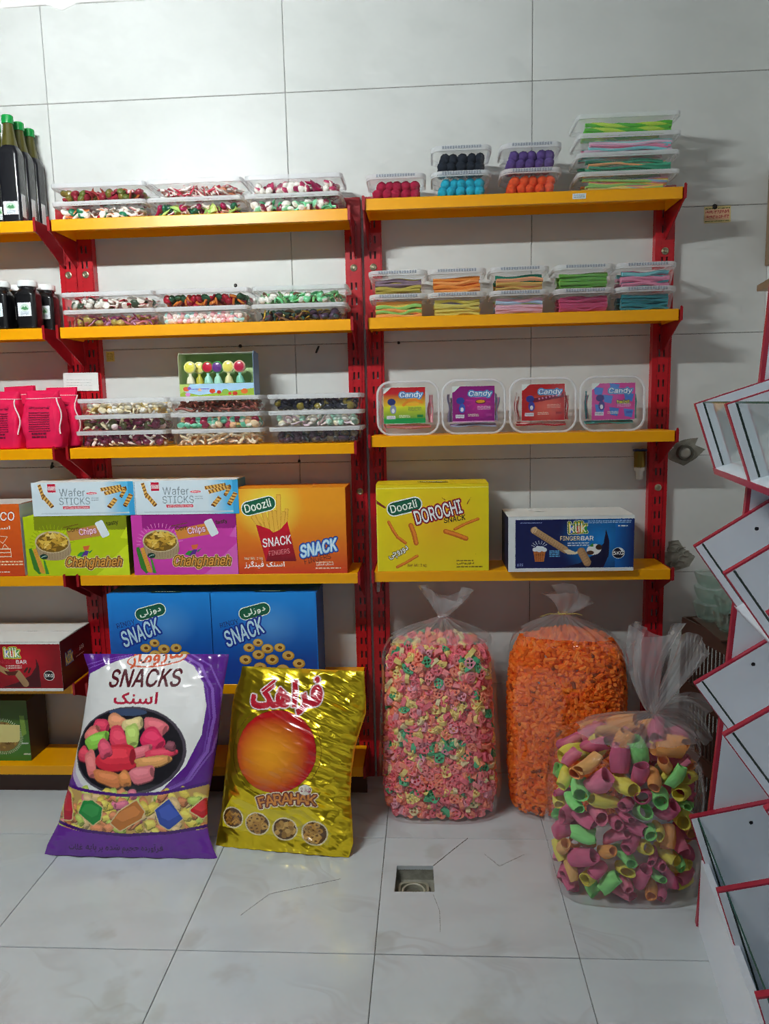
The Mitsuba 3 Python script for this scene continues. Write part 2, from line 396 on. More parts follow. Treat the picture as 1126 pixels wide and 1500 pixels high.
def shelf(parent, x0, x1, z, yf=-0.2, lip=0.034):
    c = 0.002
    out = [(-0.034, z - 0.026), (-0.034, z - 0.0), (yf + c, z), (yf, z - c), (yf, z - lip), (yf + .012, z - lip), (yf + .012, z - lip + .0015), (yf + .0015, z - lip + .0015), (yf + .0015, z - .0018), (-0.0355, z - .0018), (-0.0355, z - .026)]
    m = prism(Polygon(out).buffer(0), x0, x1, 'yz')
    m = cat(m, bx(x0, x0 + .0015, yf + .0015, -0.036, z - lip + .002, z - .0018), bx(x1 - .0015, x1, yf + .0015, -0.036, z - lip + .002, z - .0018))
    return put('shelf', m, 'mat_paint', YEL, parent=parent)

def bracket(parent, x, z, yf=-0.2):
    p = Polygon([(-0.032, z - 0.001), (yf - .004, z - .001), (yf - .004, z + .008), (yf - .009, z + .008), (yf - .009, z - .036), (yf + .012, z - .042), (-0.055, z - 0.108), (-0.032, z - 0.118)])
    m = cat(prism(p, x - .0015, x + .0015, 'yz'), bx(x - .004, x + .004, yf - .010, yf - .008, z - .036, z + .006), bx(x - .008, x + .008, -0.0335, -0.0315, z - .11, z - .01))
    put('bracket', m, 'mat_paint', '#98121c', parent=parent)

ZB = [1.944, 1.613, 1.226, 0.799, 0.418, 0.121]
ZC = [1.970, 1.615, 1.245, 0.803]
rackA = thing('shelving_rack', 'red and yellow metal rack cut by the frame, with bottles, jars and pink bags', 'shelving rack')
rackB = thing('shelving_rack', 'red and yellow metal rack holding flat tubs of sweets and snack cartons in the middle', 'shelving rack')
rackC = thing('shelving_rack', 'red and yellow metal rack with the four candy card tubs, above the clear snack bags', 'shelving rack')
upright(rackA, -0.95, -0.893, [1.804]); upright(rackA, 0.0105, 0.0675, [1.804, 1.05])
upright(rackB, 0.0695, 0.1275, [1.804, 1.05]); upright(rackB, 0.984, 1.0375, [1.797, 1.05])
upright(rackC, 1.047, 1.105, [1.797, 1.05]); upright(rackC, 1.9925, 2.0535, [1.817, 1.047])
for z in ZB:
    shelf(rackA, -0.93, 0.021, z); bracket(rackA, -0.935, z); bracket(rackA, 0.0265, z)
    shelf(rackB, 0.077, 1.012, z); bracket(rackB, 0.0715, z); bracket(rackB, 1.0175, z)
for z in ZC:
    shelf(rackC, 1.068, 2.019, z); bracket(rackC, 1.0625, z); bracket(rackC, 2.0245, z)
put('kick_board', bx(-0.93, 0.03, -0.147, -0.143, 0.0, 0.087), 'mat_paint', '#4a2a1e', parent=rackA)
put('kick_board', bx(0.07, 1.02, -0.147, -0.143, 0.0, 0.087), 'mat_paint', '#4a2a1e', parent=rackB)
# ------------------------------------------------------------------ flat print: polygons in the plane of a face
_TXT = {}
def text_poly(s, bold=True):
    """lettering one unit tall as a shapely shape, y up"""
    if (s, bold) not in _TXT:
        m = meshkit.text_mesh(s, 1.0, 0.1, bold)
        top = m.face_normals[:, 2] > 0.5
        t = m.vertices[m.faces[top]][:, :, :2]
        _TXT[s, bold] = unary_union([Polygon(q) for q in t]).buffer(0.004).buffer(-0.004).simplify(0.006)
    return _TXT[s, bold]

ARAB = {
    'doozli': '330,6 338,27 354,22 366,22 377,28 375,41 357,69 358,72 376,83 396,49 401,32 399,15 388,4 371,-1 348,0;253,-36 250,-14 278,-9 289,-1 268,0 255,9 252,17 252,30 258,47 269,59 280,64 290,64 300,60 311,47 317,28 316,6 310,-10 293,-27 268,-36;276,35 276,22 284,20 295,23 293,33 286,40 280,39;180,-36 173,-15 195,-6 208,7 212,22 210,33 201,52 223,61 234,30 233,10 227,-5 212,-21 183,-36;204,86 205,96 210,101 219,102 227,96 228,86 222,79 210,79;6,-3 7,18 14,38 34,31 28,9 31,-3 40,-11 56,-15 88,-13 98,-9 101,-5 101,0 98,3 82,10 87,32 125,21 144,23 146,27 146,61 143,117 166,117 169,23 166,13 159,5 147,0 123,-1 122,-13 112,-25 92,-34 74,-37 43,-36 21,-28 10,-16',
    'snack': '380,0 376,117 399,117 402,0;7,27 7,40 11,58 12,61 17,61 32,57 30,34 41,23 61,19 100,20 108,22 110,25 108,35 77,66 77,78 81,84 93,92 136,113 138,113 145,99 146,93 103,71 121,53 136,30 151,21 162,21 172,27 178,55 199,51 198,28 202,23 210,21 223,21 232,26 239,52 259,49 257,29 260,23 266,21 279,22 285,29 290,54 310,51 309,25 317,21 327,21 333,23 337,30 336,42 328,68 349,75 351,75 354,66 359,43 359,24 356,15 344,3 331,-1 316,-1 305,2 298,10 291,2 280,-1 258,0 247,9 232,0 206,-1 192,3 186,10 173,1 163,-1 143,0 127,9 122,4 109,-1 56,-3 33,1 20,7 11,16;175,79 176,89 181,94 190,95 198,89 199,79 193,72 181,72',
    'snackfing': '856,0 852,117 875,117 878,0;483,27 483,40 487,58 488,61 493,61 508,57 506,34 517,23 537,19 576,20 584,22 586,25 584,35 553,66 553,78 557,84 569,92 612,113 614,113 621,99 622,93 579,71 597,53 612,30 627,21 638,21 648,27 654,55 675,51 674,28 678,23 686,21 699,21 708,26 715,52 735,49 733,29 736,23 742,21 755,22 761,29 766,54 786,51 785,25 793,21 803,21 809,23 813,30 812,42 804,68 825,75 827,75 830,66 835,43 835,24 832,15 820,3 807,-1 792,-1 781,2 774,10 767,2 756,-1 734,0 723,9 708,0 682,-1 668,3 662,10 649,1 639,-1 619,0 603,9 598,4 585,-1 532,-3 509,1 496,7 487,16;651,79 652,89 657,94 666,95 674,89 675,79 669,72 657,72;75,-36 68,-17 92,-6 103,5 107,16 107,24 97,51 115,60 119,59 128,32 134,23 141,21 181,22 183,25 182,33 151,64 149,76 151,81 162,90 208,113 211,113 219,94 175,72 195,52 209,30 214,25 225,21 235,21 245,27 251,55 272,51 271,28 275,23 283,21 297,21 306,24 312,33 317,55 337,52 335,31 341,23 349,21 397,23 404,28 404,31 384,29 376,31 368,37 364,47 365,64 370,76 379,86 392,92 407,91 416,86 422,79 428,64 429,34 426,24 416,10 400,2 375,-1 346,-1 332,3 324,11 312,2 298,-1 273,0 265,3 259,10 246,1 236,-1 216,0 201,9 190,2 178,-1 139,-1 127,5 122,-6 111,-19 84,-35;387,56 390,51 396,50 407,53 405,63 398,70 390,68 387,62;385,115 386,125 391,130 400,131 408,125 409,115 403,108 391,108;323,-31 324,-21 331,-16 341,-18 345,-24 344,-33 337,-38 328,-37;295,-30 297,-20 303,-16 312,-17 317,-23 317,-31 310,-38 299,-36;248,79 249,89 254,94 263,95 271,89 272,79 266,72 254,72;139,105 153,115 197,138 199,138 205,126 204,123 148,93;10,-36 3,-15 25,-6 38,7 42,22 40,33 31,52 53,61 64,30 63,10 57,-5 42,-21 13,-36;34,86 35,96 40,101 49,102 57,96 58,86 52,79 40,79',
    'farahak': '302,-36 295,-17 313,-10 323,-3 333,11 334,24 324,49 325,52 345,60 355,32 364,22 409,22 418,25 421,31 396,30 388,34 383,40 381,59 387,76 396,86 409,92 427,90 439,79 446,58 446,34 441,20 429,7 417,2 392,-1 366,-1 354,5 349,-6 338,-19 322,-30 305,-37;404,56 407,51 413,50 424,53 422,63 415,70 407,68 404,62;402,122 408,130 417,131 425,125 426,115 420,108 411,107 403,113;270,0 266,117 289,117 292,0;7,27 7,40 11,58 12,61 17,61 32,57 30,34 41,23 61,19 100,20 108,22 110,25 108,35 77,66 77,78 81,84 93,92 138,113 146,93 103,71 121,53 141,25 151,21 170,22 165,37 166,52 169,59 180,67 174,73 185,89 188,89 224,62 240,47 249,34 250,17 241,4 227,-1 206,0 191,5 172,0 148,-1 140,1 127,9 122,4 109,-1 56,-3 33,1 20,7 11,16;218,37 213,20 222,20 228,24 226,33 221,38;186,39 191,29 197,33 200,47 197,53 191,54 186,50',
    'top': '377,23 374,117 396,117 399,40 401,27 404,23 410,21 422,22 428,28 438,48 446,58 458,65 472,66 486,60 498,43 500,24 495,11 486,3 477,0 459,1 442,8 431,1 423,-1 404,-1 387,4 381,10;453,28 461,23 472,22 477,24 478,31 471,43 464,44 459,41;300,-36 293,-15 315,-6 328,7 332,22 330,33 321,52 343,61 354,30 353,10 347,-5 332,-21 303,-36;324,86 325,96 330,101 339,102 347,96 348,86 342,79 330,79;227,-36 224,-14 252,-9 263,-1 242,0 229,9 226,17 226,30 232,47 243,59 254,64 264,64 274,60 285,47 291,28 290,6 284,-10 267,-27 242,-36;250,35 250,22 258,20 269,23 267,33 260,40 254,39;87,23 84,117 106,117 109,40 111,27 114,23 120,21 132,22 138,28 148,48 156,58 168,65 182,66 196,60 208,43 210,24 205,11 196,3 187,0 169,1 152,8 141,1 133,-1 114,-1 97,4 91,10;163,28 171,23 182,22 187,24 188,31 181,43 174,44 169,41;10,-36 3,-15 25,-6 38,7 42,22 40,33 31,52 53,61 64,30 63,10 57,-5 42,-21 13,-36;34,86 35,96 40,101 49,102 57,96 58,86 52,79 40,79',
    'bot': '1990,-36 1983,-17 2001,-10 2011,-3 2021,11 2022,24 2012,49 2013,52 2033,60 2043,32 2052,22 2097,22 2106,25 2109,31 2084,30 2076,34 2071,40 2069,59 2075,76 2084,86 2097,92 2115,90 2127,79 2134,58 2134,34 2129,20 2117,7 2105,2 2080,-1 2054,-1 2042,5 2037,-6 2026,-19 2010,-30 1993,-37;2092,56 2095,51 2101,50 2112,53 2110,63 2103,70 2095,68 2092,62;2090,115 2091,125 2096,130 2105,131 2113,125 2114,115 2108,108 2096,108;1938,129 1942,135 1951,140 1959,140 1973,134 1988,137 1992,131 1990,126 1980,121 1972,121 1957,128 1952,128 1944,123;1958,0 1955,106 1978,106 1981,0;1875,-36 1872,-14 1900,-9 1911,-1 1890,0 1877,9 1874,17 1874,30 1880,47 1891,59 1902,64 1912,64 1922,60 1933,47 1939,28 1938,6 1932,-10 1915,-27 1890,-36;1898,35 1898,22 1906,20 1917,23 1915,33 1908,40 1902,39;1804,-37 1795,-16 1818,-6 1832,9 1834,25 1824,52 1845,61 1856,32 1856,12 1849,-6 1831,-24;1724,6 1732,27 1748,22 1760,22 1771,28 1769,41 1751,69 1752,72 1770,83 1790,49 1795,32 1793,15 1782,4 1765,-1 1742,0;1647,21 1649,40 1655,52 1665,63 1659,69 1675,86 1689,75 1706,56 1713,38 1711,18 1704,7 1694,1 1672,-1 1655,6;1670,28 1678,21 1687,22 1691,26 1691,39 1681,51 1670,39;1226,-11 1228,19 1239,41 1261,60 1283,68 1295,67 1301,62 1315,31 1327,21 1341,22 1349,27 1357,55 1377,52 1376,27 1389,21 1423,23 1445,29 1458,36 1455,40 1439,45 1406,45 1404,67 1414,69 1437,68 1473,52 1489,50 1492,29 1480,26 1493,21 1528,23 1550,29 1563,36 1558,41 1544,45 1512,45 1509,60 1509,67 1512,68 1536,69 1546,67 1578,52 1594,50 1595,46 1597,29 1582,26 1545,6 1513,-1 1480,1 1470,6 1461,17 1440,6 1417,0 1380,0 1369,5 1364,11 1356,4 1345,0 1323,-1 1307,7 1297,-2 1283,-3 1267,3 1252,16 1248,-5 1258,-57 1239,-63 1236,-62 1232,-47;1267,35 1274,25 1281,21 1291,20 1296,23 1293,35 1286,45 1273,41;1429,-29 1430,-20 1437,-14 1446,-15 1451,-21 1451,-30 1446,-36 1437,-37;1363,-31 1364,-21 1371,-16 1381,-18 1385,-24 1384,-33 1377,-38 1368,-37;1335,-30 1337,-20 1343,-16 1352,-17 1357,-23 1357,-31 1350,-38 1339,-36;944,6 952,26 968,21 980,21 991,27 989,40 971,68 972,71 989,82 1001,66 1016,28 1028,21 1037,21 1045,24 1054,53 1074,49 1072,27 1080,21 1090,21 1098,26 1105,54 1126,51 1123,28 1126,23 1142,21 1148,23 1152,33 1143,69 1165,75 1172,53 1174,26 1171,16 1163,6 1151,0 1125,0 1117,4 1113,10 1107,3 1095,-1 1073,0 1061,9 1050,1 1040,-1 1019,0 1007,8 998,2 985,-1 961,0;1116,84 1118,94 1123,97 1133,95 1136,90 1135,82 1129,77 1121,78;1104,105 1106,115 1111,118 1121,116 1124,111 1123,103 1117,98 1109,99;1091,84 1093,94 1098,97 1108,95 1111,90 1110,82 1104,77 1096,78;867,21 869,40 875,52 885,63 879,69 895,86 909,75 926,56 933,38 931,18 924,7 914,1 892,-1 875,6;890,28 898,21 907,22 911,26 911,39 901,51 890,39;701,-36 694,-17 712,-10 722,-3 732,11 733,24 723,49 724,52 744,60 754,32 760,23 767,21 784,22 790,26 791,38 783,69 805,75 813,45 813,24 809,13 804,7 795,2 781,-1 765,-1 752,5 748,-6 737,-19 721,-30 704,-37;779,-30 780,-21 787,-15 796,-16 801,-22 801,-31 796,-37 787,-38;629,-29 630,-21 636,-16 646,-18 649,-23 647,-33 642,-36 632,-34;563,23 560,117 582,117 586,31 587,26 596,21 613,21 625,26 626,39 618,69 637,75 641,74 648,45 648,23 644,13 637,6 621,0 590,-1 577,2 567,10;616,-50 617,-42 623,-37 633,-39 636,-44 634,-54 629,-57 619,-55;604,-29 605,-21 611,-16 621,-18 624,-23 622,-33 617,-36 607,-34;521,-31 522,-21 529,-16 539,-18 543,-24 542,-33 535,-38 526,-37;407,34 409,53 419,67 433,76 451,81 451,94 474,94 476,41 479,26 488,21 504,21 515,24 518,35 510,69 532,75 539,49 540,26 534,11 523,3 504,-1 483,-1 465,5 458,12 435,11 426,13 411,24;430,41 433,36 440,34 454,35 453,59 448,59 436,54 430,47;493,-30 495,-20 501,-16 510,-17 515,-23 515,-31 508,-38 497,-36;179,23 176,117 198,117 201,40 203,26 208,22 225,21 233,27 231,117 254,117 256,40 258,28 262,23 269,21 293,22 284,40 284,52 288,63 304,76 315,79 331,79 341,77 338,56 320,57 311,54 307,48 307,39 313,31 320,28 349,37 355,16 332,6 303,0 265,-1 254,2 246,9 236,1 226,-1 206,-1 193,2 183,10;304,102 305,112 310,117 319,118 327,112 328,102 322,95 310,95;7,27 7,40 12,62 32,58 29,40 31,31 37,25 53,20 94,19 129,25 134,29 136,35 129,66 146,71 151,69 158,42 157,24 150,12 130,2 106,-2 56,-3 33,1 22,6 12,15;85,77 86,87 93,92 103,90 107,84 106,75 99,70 90,71;57,78 59,88 65,92 74,91 79,85 79,77 72,70 61,72',
    'dorochi': '461,6 469,27 485,22 497,22 508,28 506,41 488,69 489,72 507,83 527,49 532,32 530,15 519,4 502,-1 479,0;384,-36 381,-14 409,-9 420,-1 399,0 386,9 383,17 383,30 389,47 400,59 411,64 421,64 431,60 442,47 448,28 447,6 441,-10 424,-27 399,-36;407,35 407,22 415,20 426,23 424,33 417,40 411,39;313,-37 304,-16 327,-6 341,9 343,25 333,52 354,61 365,32 365,12 358,-6 340,-24;239,-36 236,-14 264,-9 275,-1 254,0 241,9 238,17 238,30 244,47 255,59 266,64 276,64 286,60 297,47 303,28 302,6 296,-10 279,-27 254,-36;262,35 262,22 270,20 281,23 279,33 272,40 266,39;6,-3 7,18 14,38 34,31 28,7 31,-3 37,-9 56,-15 75,-15 92,-12 101,-4 98,3 82,10 87,32 119,22 142,21 170,26 192,36 185,42 173,45 141,45 138,67 166,69 184,64 210,51 224,50 225,28 209,25 188,12 169,4 143,-1 123,-1 122,-13 112,-25 88,-35 50,-37 31,-33 15,-23 9,-14;181,-29 182,-21 188,-16 198,-18 201,-23 199,-33 194,-36 184,-34;168,-50 169,-42 175,-37 185,-39 188,-44 186,-54 181,-57 171,-55;156,-29 157,-21 163,-16 173,-18 176,-23 174,-33 169,-36 159,-34',
    'n1': '808,66 810,87 822,103 837,109 854,108 862,104 872,89 875,77 877,35 882,3 861,0 855,43 834,43 823,46 813,54;831,82 832,69 837,66 848,65 853,68 850,81 843,87 835,86;713,21 713,34 718,52 731,74 741,86 736,95 752,108 775,82 789,58 794,42 794,22 791,13 783,3 776,0 762,1 754,7 745,1 731,0 723,3 717,9;736,30 740,22 746,23 747,34 761,34 764,22 770,22 772,25 772,36 768,50 756,70 746,60 737,44;621,100 623,104 643,109 650,76 659,75 656,84 656,94 663,105 673,109 692,107 691,89 679,90 676,87 676,83 681,77 695,81 699,62 683,56 653,55 656,-1 635,-1 631,49;541,6 550,25 567,46 557,52 547,65 545,84 548,93 554,101 566,108 590,109 596,107 593,86 576,88 569,83 567,76 569,70 582,61 601,69 610,51 585,31 570,11 563,-4;440,6 464,62 478,106 499,109 512,68 536,5 518,-2 513,-1 489,69 462,-2;346,101 348,104 369,109 374,87 379,85 385,89 387,103 404,101 403,88 407,85 413,89 411,104 429,108 433,92 433,81 430,73 425,68 415,64 404,64 394,69 386,63 378,63 382,29 382,-1 360,-1 360,21 356,54;294,48 311,66 329,49 329,46 312,30;201,66 203,87 215,103 230,109 247,108 255,104 265,89 268,77 270,35 275,3 254,0 248,43 227,43 216,46 206,54;224,82 225,69 230,66 241,65 246,68 243,81 236,87 228,86;151,102 173,109 175,107 185,53 187,-1 165,-1 162,47;61,66 63,87 75,103 90,109 107,108 115,104 125,89 128,77 130,35 135,3 114,0 108,43 87,43 76,46 66,54;84,82 85,69 90,66 101,65 106,68 103,81 96,87 88,86;12,48 29,66 47,49 47,46 30,30',
    'n2': '810,100 812,104 832,109 839,76 848,75 845,84 845,94 852,105 862,109 881,107 880,89 868,90 865,87 865,83 870,77 884,81 888,62 872,56 842,55 845,-1 824,-1 820,49;721,100 723,104 743,109 750,76 759,75 756,84 756,94 763,105 773,109 792,107 791,89 779,90 776,87 776,83 781,77 795,81 799,62 783,56 753,55 756,-1 735,-1 731,49;669,48 686,66 704,49 704,46 687,30;586,6 595,25 612,46 602,52 592,65 590,84 593,93 599,101 611,108 635,109 641,107 638,86 621,88 614,83 612,76 614,70 627,61 646,69 655,51 630,31 615,11 608,-4;493,21 493,34 498,52 511,74 521,86 516,95 532,108 555,82 569,58 574,42 574,22 571,13 563,3 556,0 542,1 534,7 525,1 511,0 503,3 497,9;516,30 520,22 526,23 527,34 541,34 544,22 550,22 552,25 552,36 548,50 536,70 526,60 517,44;392,34 402,62 420,85 415,95 431,108 454,82 470,53 473,42 473,22 469,11 462,3 455,0 441,1 433,7 420,0 406,1 394,13;415,30 419,22 425,23 426,34 440,34 443,22 449,22 451,25 451,36 447,50 435,70 425,60 416,44;291,101 293,104 314,109 319,87 324,85 330,89 332,103 349,101 348,88 352,85 358,89 356,104 374,108 378,92 378,81 375,73 370,68 360,64 349,64 339,69 331,63 323,63 327,29 327,-1 305,-1 305,21 301,54;201,66 203,87 215,103 230,109 247,108 255,104 265,89 268,77 270,35 275,3 254,0 248,43 227,43 216,46 206,54;224,82 225,69 230,66 241,65 246,68 243,81 236,87 228,86;151,102 173,109 175,107 185,53 187,-1 165,-1 162,47;61,66 63,87 75,103 90,109 107,108 115,104 125,89 128,77 130,35 135,3 114,0 108,43 87,43 76,46 66,54;84,82 85,69 90,66 101,65 106,68 103,81 96,87 88,86;12,48 29,66 47,49 47,46 30,30',
}
def arab_poly(k):
    if k not in _TXT:
        g = None
        for r in ARAB[k].split(';'):
            p = Polygon([tuple(map(int, q.split(','))) for q in r.split()]).buffer(0)
            g = p if g is None else g.symmetric_difference(p)
        _TXT[k] = affinity.scale(g, 1 / 114.0, 1 / 114.0, origin=(0, 0))
    return _TXT[k]

def ell(cx, cy, rx, ry, a=0, n=28):
    t = np.arange(n) * 2 * np.pi / n
    return affinity.rotate(Polygon(np.c_[cx + rx * np.cos(t), cy + ry * np.sin(t)]), a, origin=(cx, cy))

class Art:
    """layers of (shape, colour); drawn in picture units of one face, y down, frame (x0, y0, x1, y1) -> face w x h metres"""
    def __init__(self, frame, w, h):
        self.f = frame; self.w = w; self.h = h; self.L = []
    def add(self, g, col, fn=None, tagv=0):
        if isinstance(g, (list, tuple, np.ndarray)): g = Polygon(g)
        if not g.is_valid: g = g.buffer(0)
        self.L.append((g, lin(col) if col is not None else None, fn, tagv)); return self
    def rect(self, x0, y0, x1, y1, col, r=0):
        g = sbox(x0 + r, y0 + r, x1 - r, y1 - r)
        return self.add(g.buffer(r) if r else g, col)
    def line(self, pts, w, col): return self.add(LineString(pts).buffer(w / 2), col)
    def glyph(self, g, x, y, h, col, width=None, rot=0, shear=0, outline=(), mid=False, hs=1.0):
        b = g.bounds
        sx = h if width is None else width / (b[2] - b[0])
        g = affinity.translate(g, -b[0], 0)
        g = affinity.affine_transform(g, [sx, sx * 0 + h * math.tan(math.radians(shear)), 0, -h, 0, 0])
        if mid: g = affinity.translate(g, -(g.bounds[0] + g.bounds[2]) / 2, 0)
        g = affinity.rotate(g, -rot, origin=(0, 0))
        g = affinity.translate(g, x, y)
        for (d, c) in outline: self.add(g.buffer(d), c)
        return self.add(g, col)
    def text(self, s, x, y, h, col, bold=True, **k): return self.glyph(text_poly(s, bold), x, y, h, col, **k)
    def arab(self, s, x, y, h, col, **k): return self.glyph(arab_poly(s), x, y, h, col, **k)
    def scrib(self, x, y, w, h, col, n=1, gap=1.6):
        """lines of print too small to read: rows of short dashes"""
        r = np.random.default_rng(int(x * 7 + y * 13) + 3)
        for k in range(n):
            a = x
            while a < x + w:
                b = min(a + r.uniform(1.2, 3.2) * h, x + w)
                self.rect(a, y + k * h * gap, b, y + k * h * gap + h, col); a = b + h * .6
        return self
    def to_face(self, g):
        x0, y0, x1, y1 = self.f
        sx, sy = self.w / (x1 - x0), self.h / (y1 - y0)
        return affinity.affine_transform(g, [sx, 0, 0, -sy, -x0 * sx, y1 * sy])
    def flat(self, clip=True):
        """one planar mesh in the xy plane with a colour per vertex; upper layers are cut out of lower ones"""
        V, F, C, n = [], [], [], 0
        above = None
        face = sbox(0, 0, self.w, self.h)
        out = []
        for (g, col, fn, _) in reversed(self.L):
            q = self.to_face(g)
            if clip: q = q.intersection(face)
            full = q
            if above is not None: q = q.difference(above)
            above = full if above is None else above.union(full)
            out.append((q, col, fn))
        for (q, col, fn) in out:
            for p in getattr(q, 'geoms', [q]):
                if p.geom_type != 'Polygon' or p.area < 2e-8: continue
                p = p.simplify(0.00012)
                if p.is_empty or p.geom_type != 'Polygon': continue
                try:
                    v, f = trimesh.creation.triangulate_polygon(p, engine='earcut')
                except Exception:
                    continue
                if len(f) == 0: continue
                v = np.c_[v, np.zeros(len(v))]
                if fn is not None:
                    v, f = trimesh.remesh.subdivide_to_size(v, f, max(self.w, self.h) / 14, max_iter=12)
                    x0, y0, x1, y1 = self.f
                    c = fn(x0 + v[:, 0] / self.w * (x1 - x0), y1 - v[:, 1] / self.h * (y1 - y0))
                else:
                    c = np.tile(col, (len(v), 1))
                a, b, d = v[f[:, 0]], v[f[:, 1]], v[f[:, 2]]
                neg = np.cross(b - a, d - a)[:, 2] < 0
                f = np.where(neg[:, None], f[:, ::-1], f)
                V.append(v); F.append(f + n); C.append(c); n += len(v)
        return trimesh.Trimesh(np.vstack(V), np.vstack(F), process=False), np.vstack(C)
    def sample(self, x, y, base):
        """colours and tags at picture points"""
        c = np.tile(lin(base), (len(x), 1)); t = np.zeros(len(x), int)
        for (g, col, fn, tg) in self.L:
            b = g.bounds
            i = np.nonzero((x >= b[0]) & (x <= b[2]) & (y >= b[1]) & (y <= b[3]))[0]
            if len(i) == 0: continue
            shapely.prepare(g)
            i = i[shapely.contains_xy(g, x[i], y[i])]
            if len(i):
                c[i] = fn(x[i], y[i]) if fn is not None else col
                t[i] = tg
        return c, t

def vgrad(y0, c0, y1, c1):
    c0, c1 = lin(c0), lin(c1)
    return lambda x, y: c0 + (c1 - c0) * np.clip((y - y0) / (y1 - y0), 0, 1)[:, None]
def hgrad(x0, c0, x1, c1):
    c0, c1 = lin(c0), lin(c1)
    return lambda x, y: c0 + (c1 - c0) * np.clip((x - x0) / (x1 - x0), 0, 1)[:, None]
def rgrad(cx, cy, r, c0, c1, p=1.0):
    c0, c1 = lin(c0), lin(c1)
    return lambda x, y: c0 + (c1 - c0) * (np.clip(np.hypot(x - cx, y - cy) / r, 0, 1) ** p)[:, None]

def front_print(parent, art, x, y, z, mat='mat_card', name='front_print', rotz=0.0):
    """the art stands on a face that looks to -y; x, z: its lower left corner; thickness of a sheet of paper"""
    m, c = art.flat()
    v = m.vertices
    m.vertices = np.c_[v[:, 0], np.zeros(len(v)), v[:, 1]]
    return put(name, shape(m, mat, c), None, parent=parent, at=T().translate([x, y, z]).rotate([0, 0, 1], rotz))

# ------------------------------------------------------------------ sweets
def rot_any(r):
    q = r.normal(size=4); q /= np.linalg.norm(q)
    return trimesh.transformations.quaternion_matrix(q)[:3, :3]

def blob(seed, s=(1, 1, .7), lump=.25, sub=1):
    m = trimesh.creation.icosphere(subdivisions=sub)
    v = m.vertices
    v = v * (1 + lump * (meshkit.noise(v * 1.7 + seed * 9.1) - .5)[:, None]) * np.array(s)
    return trimesh.Trimesh(v, m.faces, process=False)
def torus(R=.7, r=.3, n=10, k=6):
    a = np.linspace(0, 2 * np.pi, n, endpoint=False)
    rings = [[((R + r * math.cos(b)) * math.cos(t), (R + r * math.cos(b)) * math.sin(t), r * math.sin(b)) for b in np.arange(k) * 2 * np.pi / k] for t in a]
    rings.append(rings[0])
    m = loft(rings)
    if m.volume < 0: m.invert()
    return m
def bend(seed):
    t = np.linspace(-1, 1, 6)
    return tubes(np.c_[t * 1.2, .45 * np.sin(t * 2 + seed), .12 * np.cos(3 * t + seed)], [.22, .34, .36, .34, .33, .2], 7, flat=.6)
def bottle():
    t = np.array([-1.1, -.9, -.1, .2, .5, .95, 1.05])
    return tubes(np.c_[t, 0 * t, 0 * t], [.3, .42, .42, .34, .2, .2, .12], 8, flat=.7)
def puck(): return lathe([(0, -.28), (.7, -.28), (.85, -.1), (.85, .1), (.7, .28), (0, .28)], 10)
def heart():
    t = np.linspace(0, 2 * np.pi, 14, endpoint=False)
    p = Polygon(np.c_[16 * np.sin(t) ** 3, 13 * np.cos(t) - 5 * np.cos(2 * t) - 2 * np.cos(3 * t) - np.cos(4 * t)] / 17)
    return prism(p, -.26, .26, 'xy')
SWEET = {'blob': [blob(i) for i in range(3)], 'pebble': [blob(5 + i, (1, .8, .75), .35) for i in range(3)], 'ring': [torus()], 'bend': [bend(i * 1.3) for i in range(3)],
         'bottle': [bottle()], 'puck': [puck()], 'heart': [heart()], 'worm': [tubes(np.c_[np.linspace(-1.9, 1.9, 8), .3 * np.sin(np.linspace(0, 5 + i, 8)), .1 * np.cos(np.linspace(0, 4, 8))], .27, 6) for i in range(3)],
         'chunk': [trimesh.convex.convex_hull(np.random.default_rng(i).normal(size=(11, 3)) * .62) for i in range(3)]}
_PLY = {}
def sweet(kind, k, ca, cb, mat):
    """shared dicts: one per form and colours; cb: the colour of the underside"""
    key = (kind, k, ca, cb, mat)
    if key not in _PLY:
        m = SWEET[kind][k % len(SWEET[kind])]
        z = m.vertices[:, 2] if kind != 'worm' else m.vertices[:, 1]
        c = np.where((z < np.median(z) - 1e-6)[:, None], lin(cb), lin(ca))
        _PLY[key] = (m, c, shape(m, mat, c, kind not in ('chunk', 'heart', 'puck')))
    return _PLY[key]

def mat4(R, s, t):
    M = np.eye(4); M[:3, :3] = R * s; M[:3, 3] = t
    return M

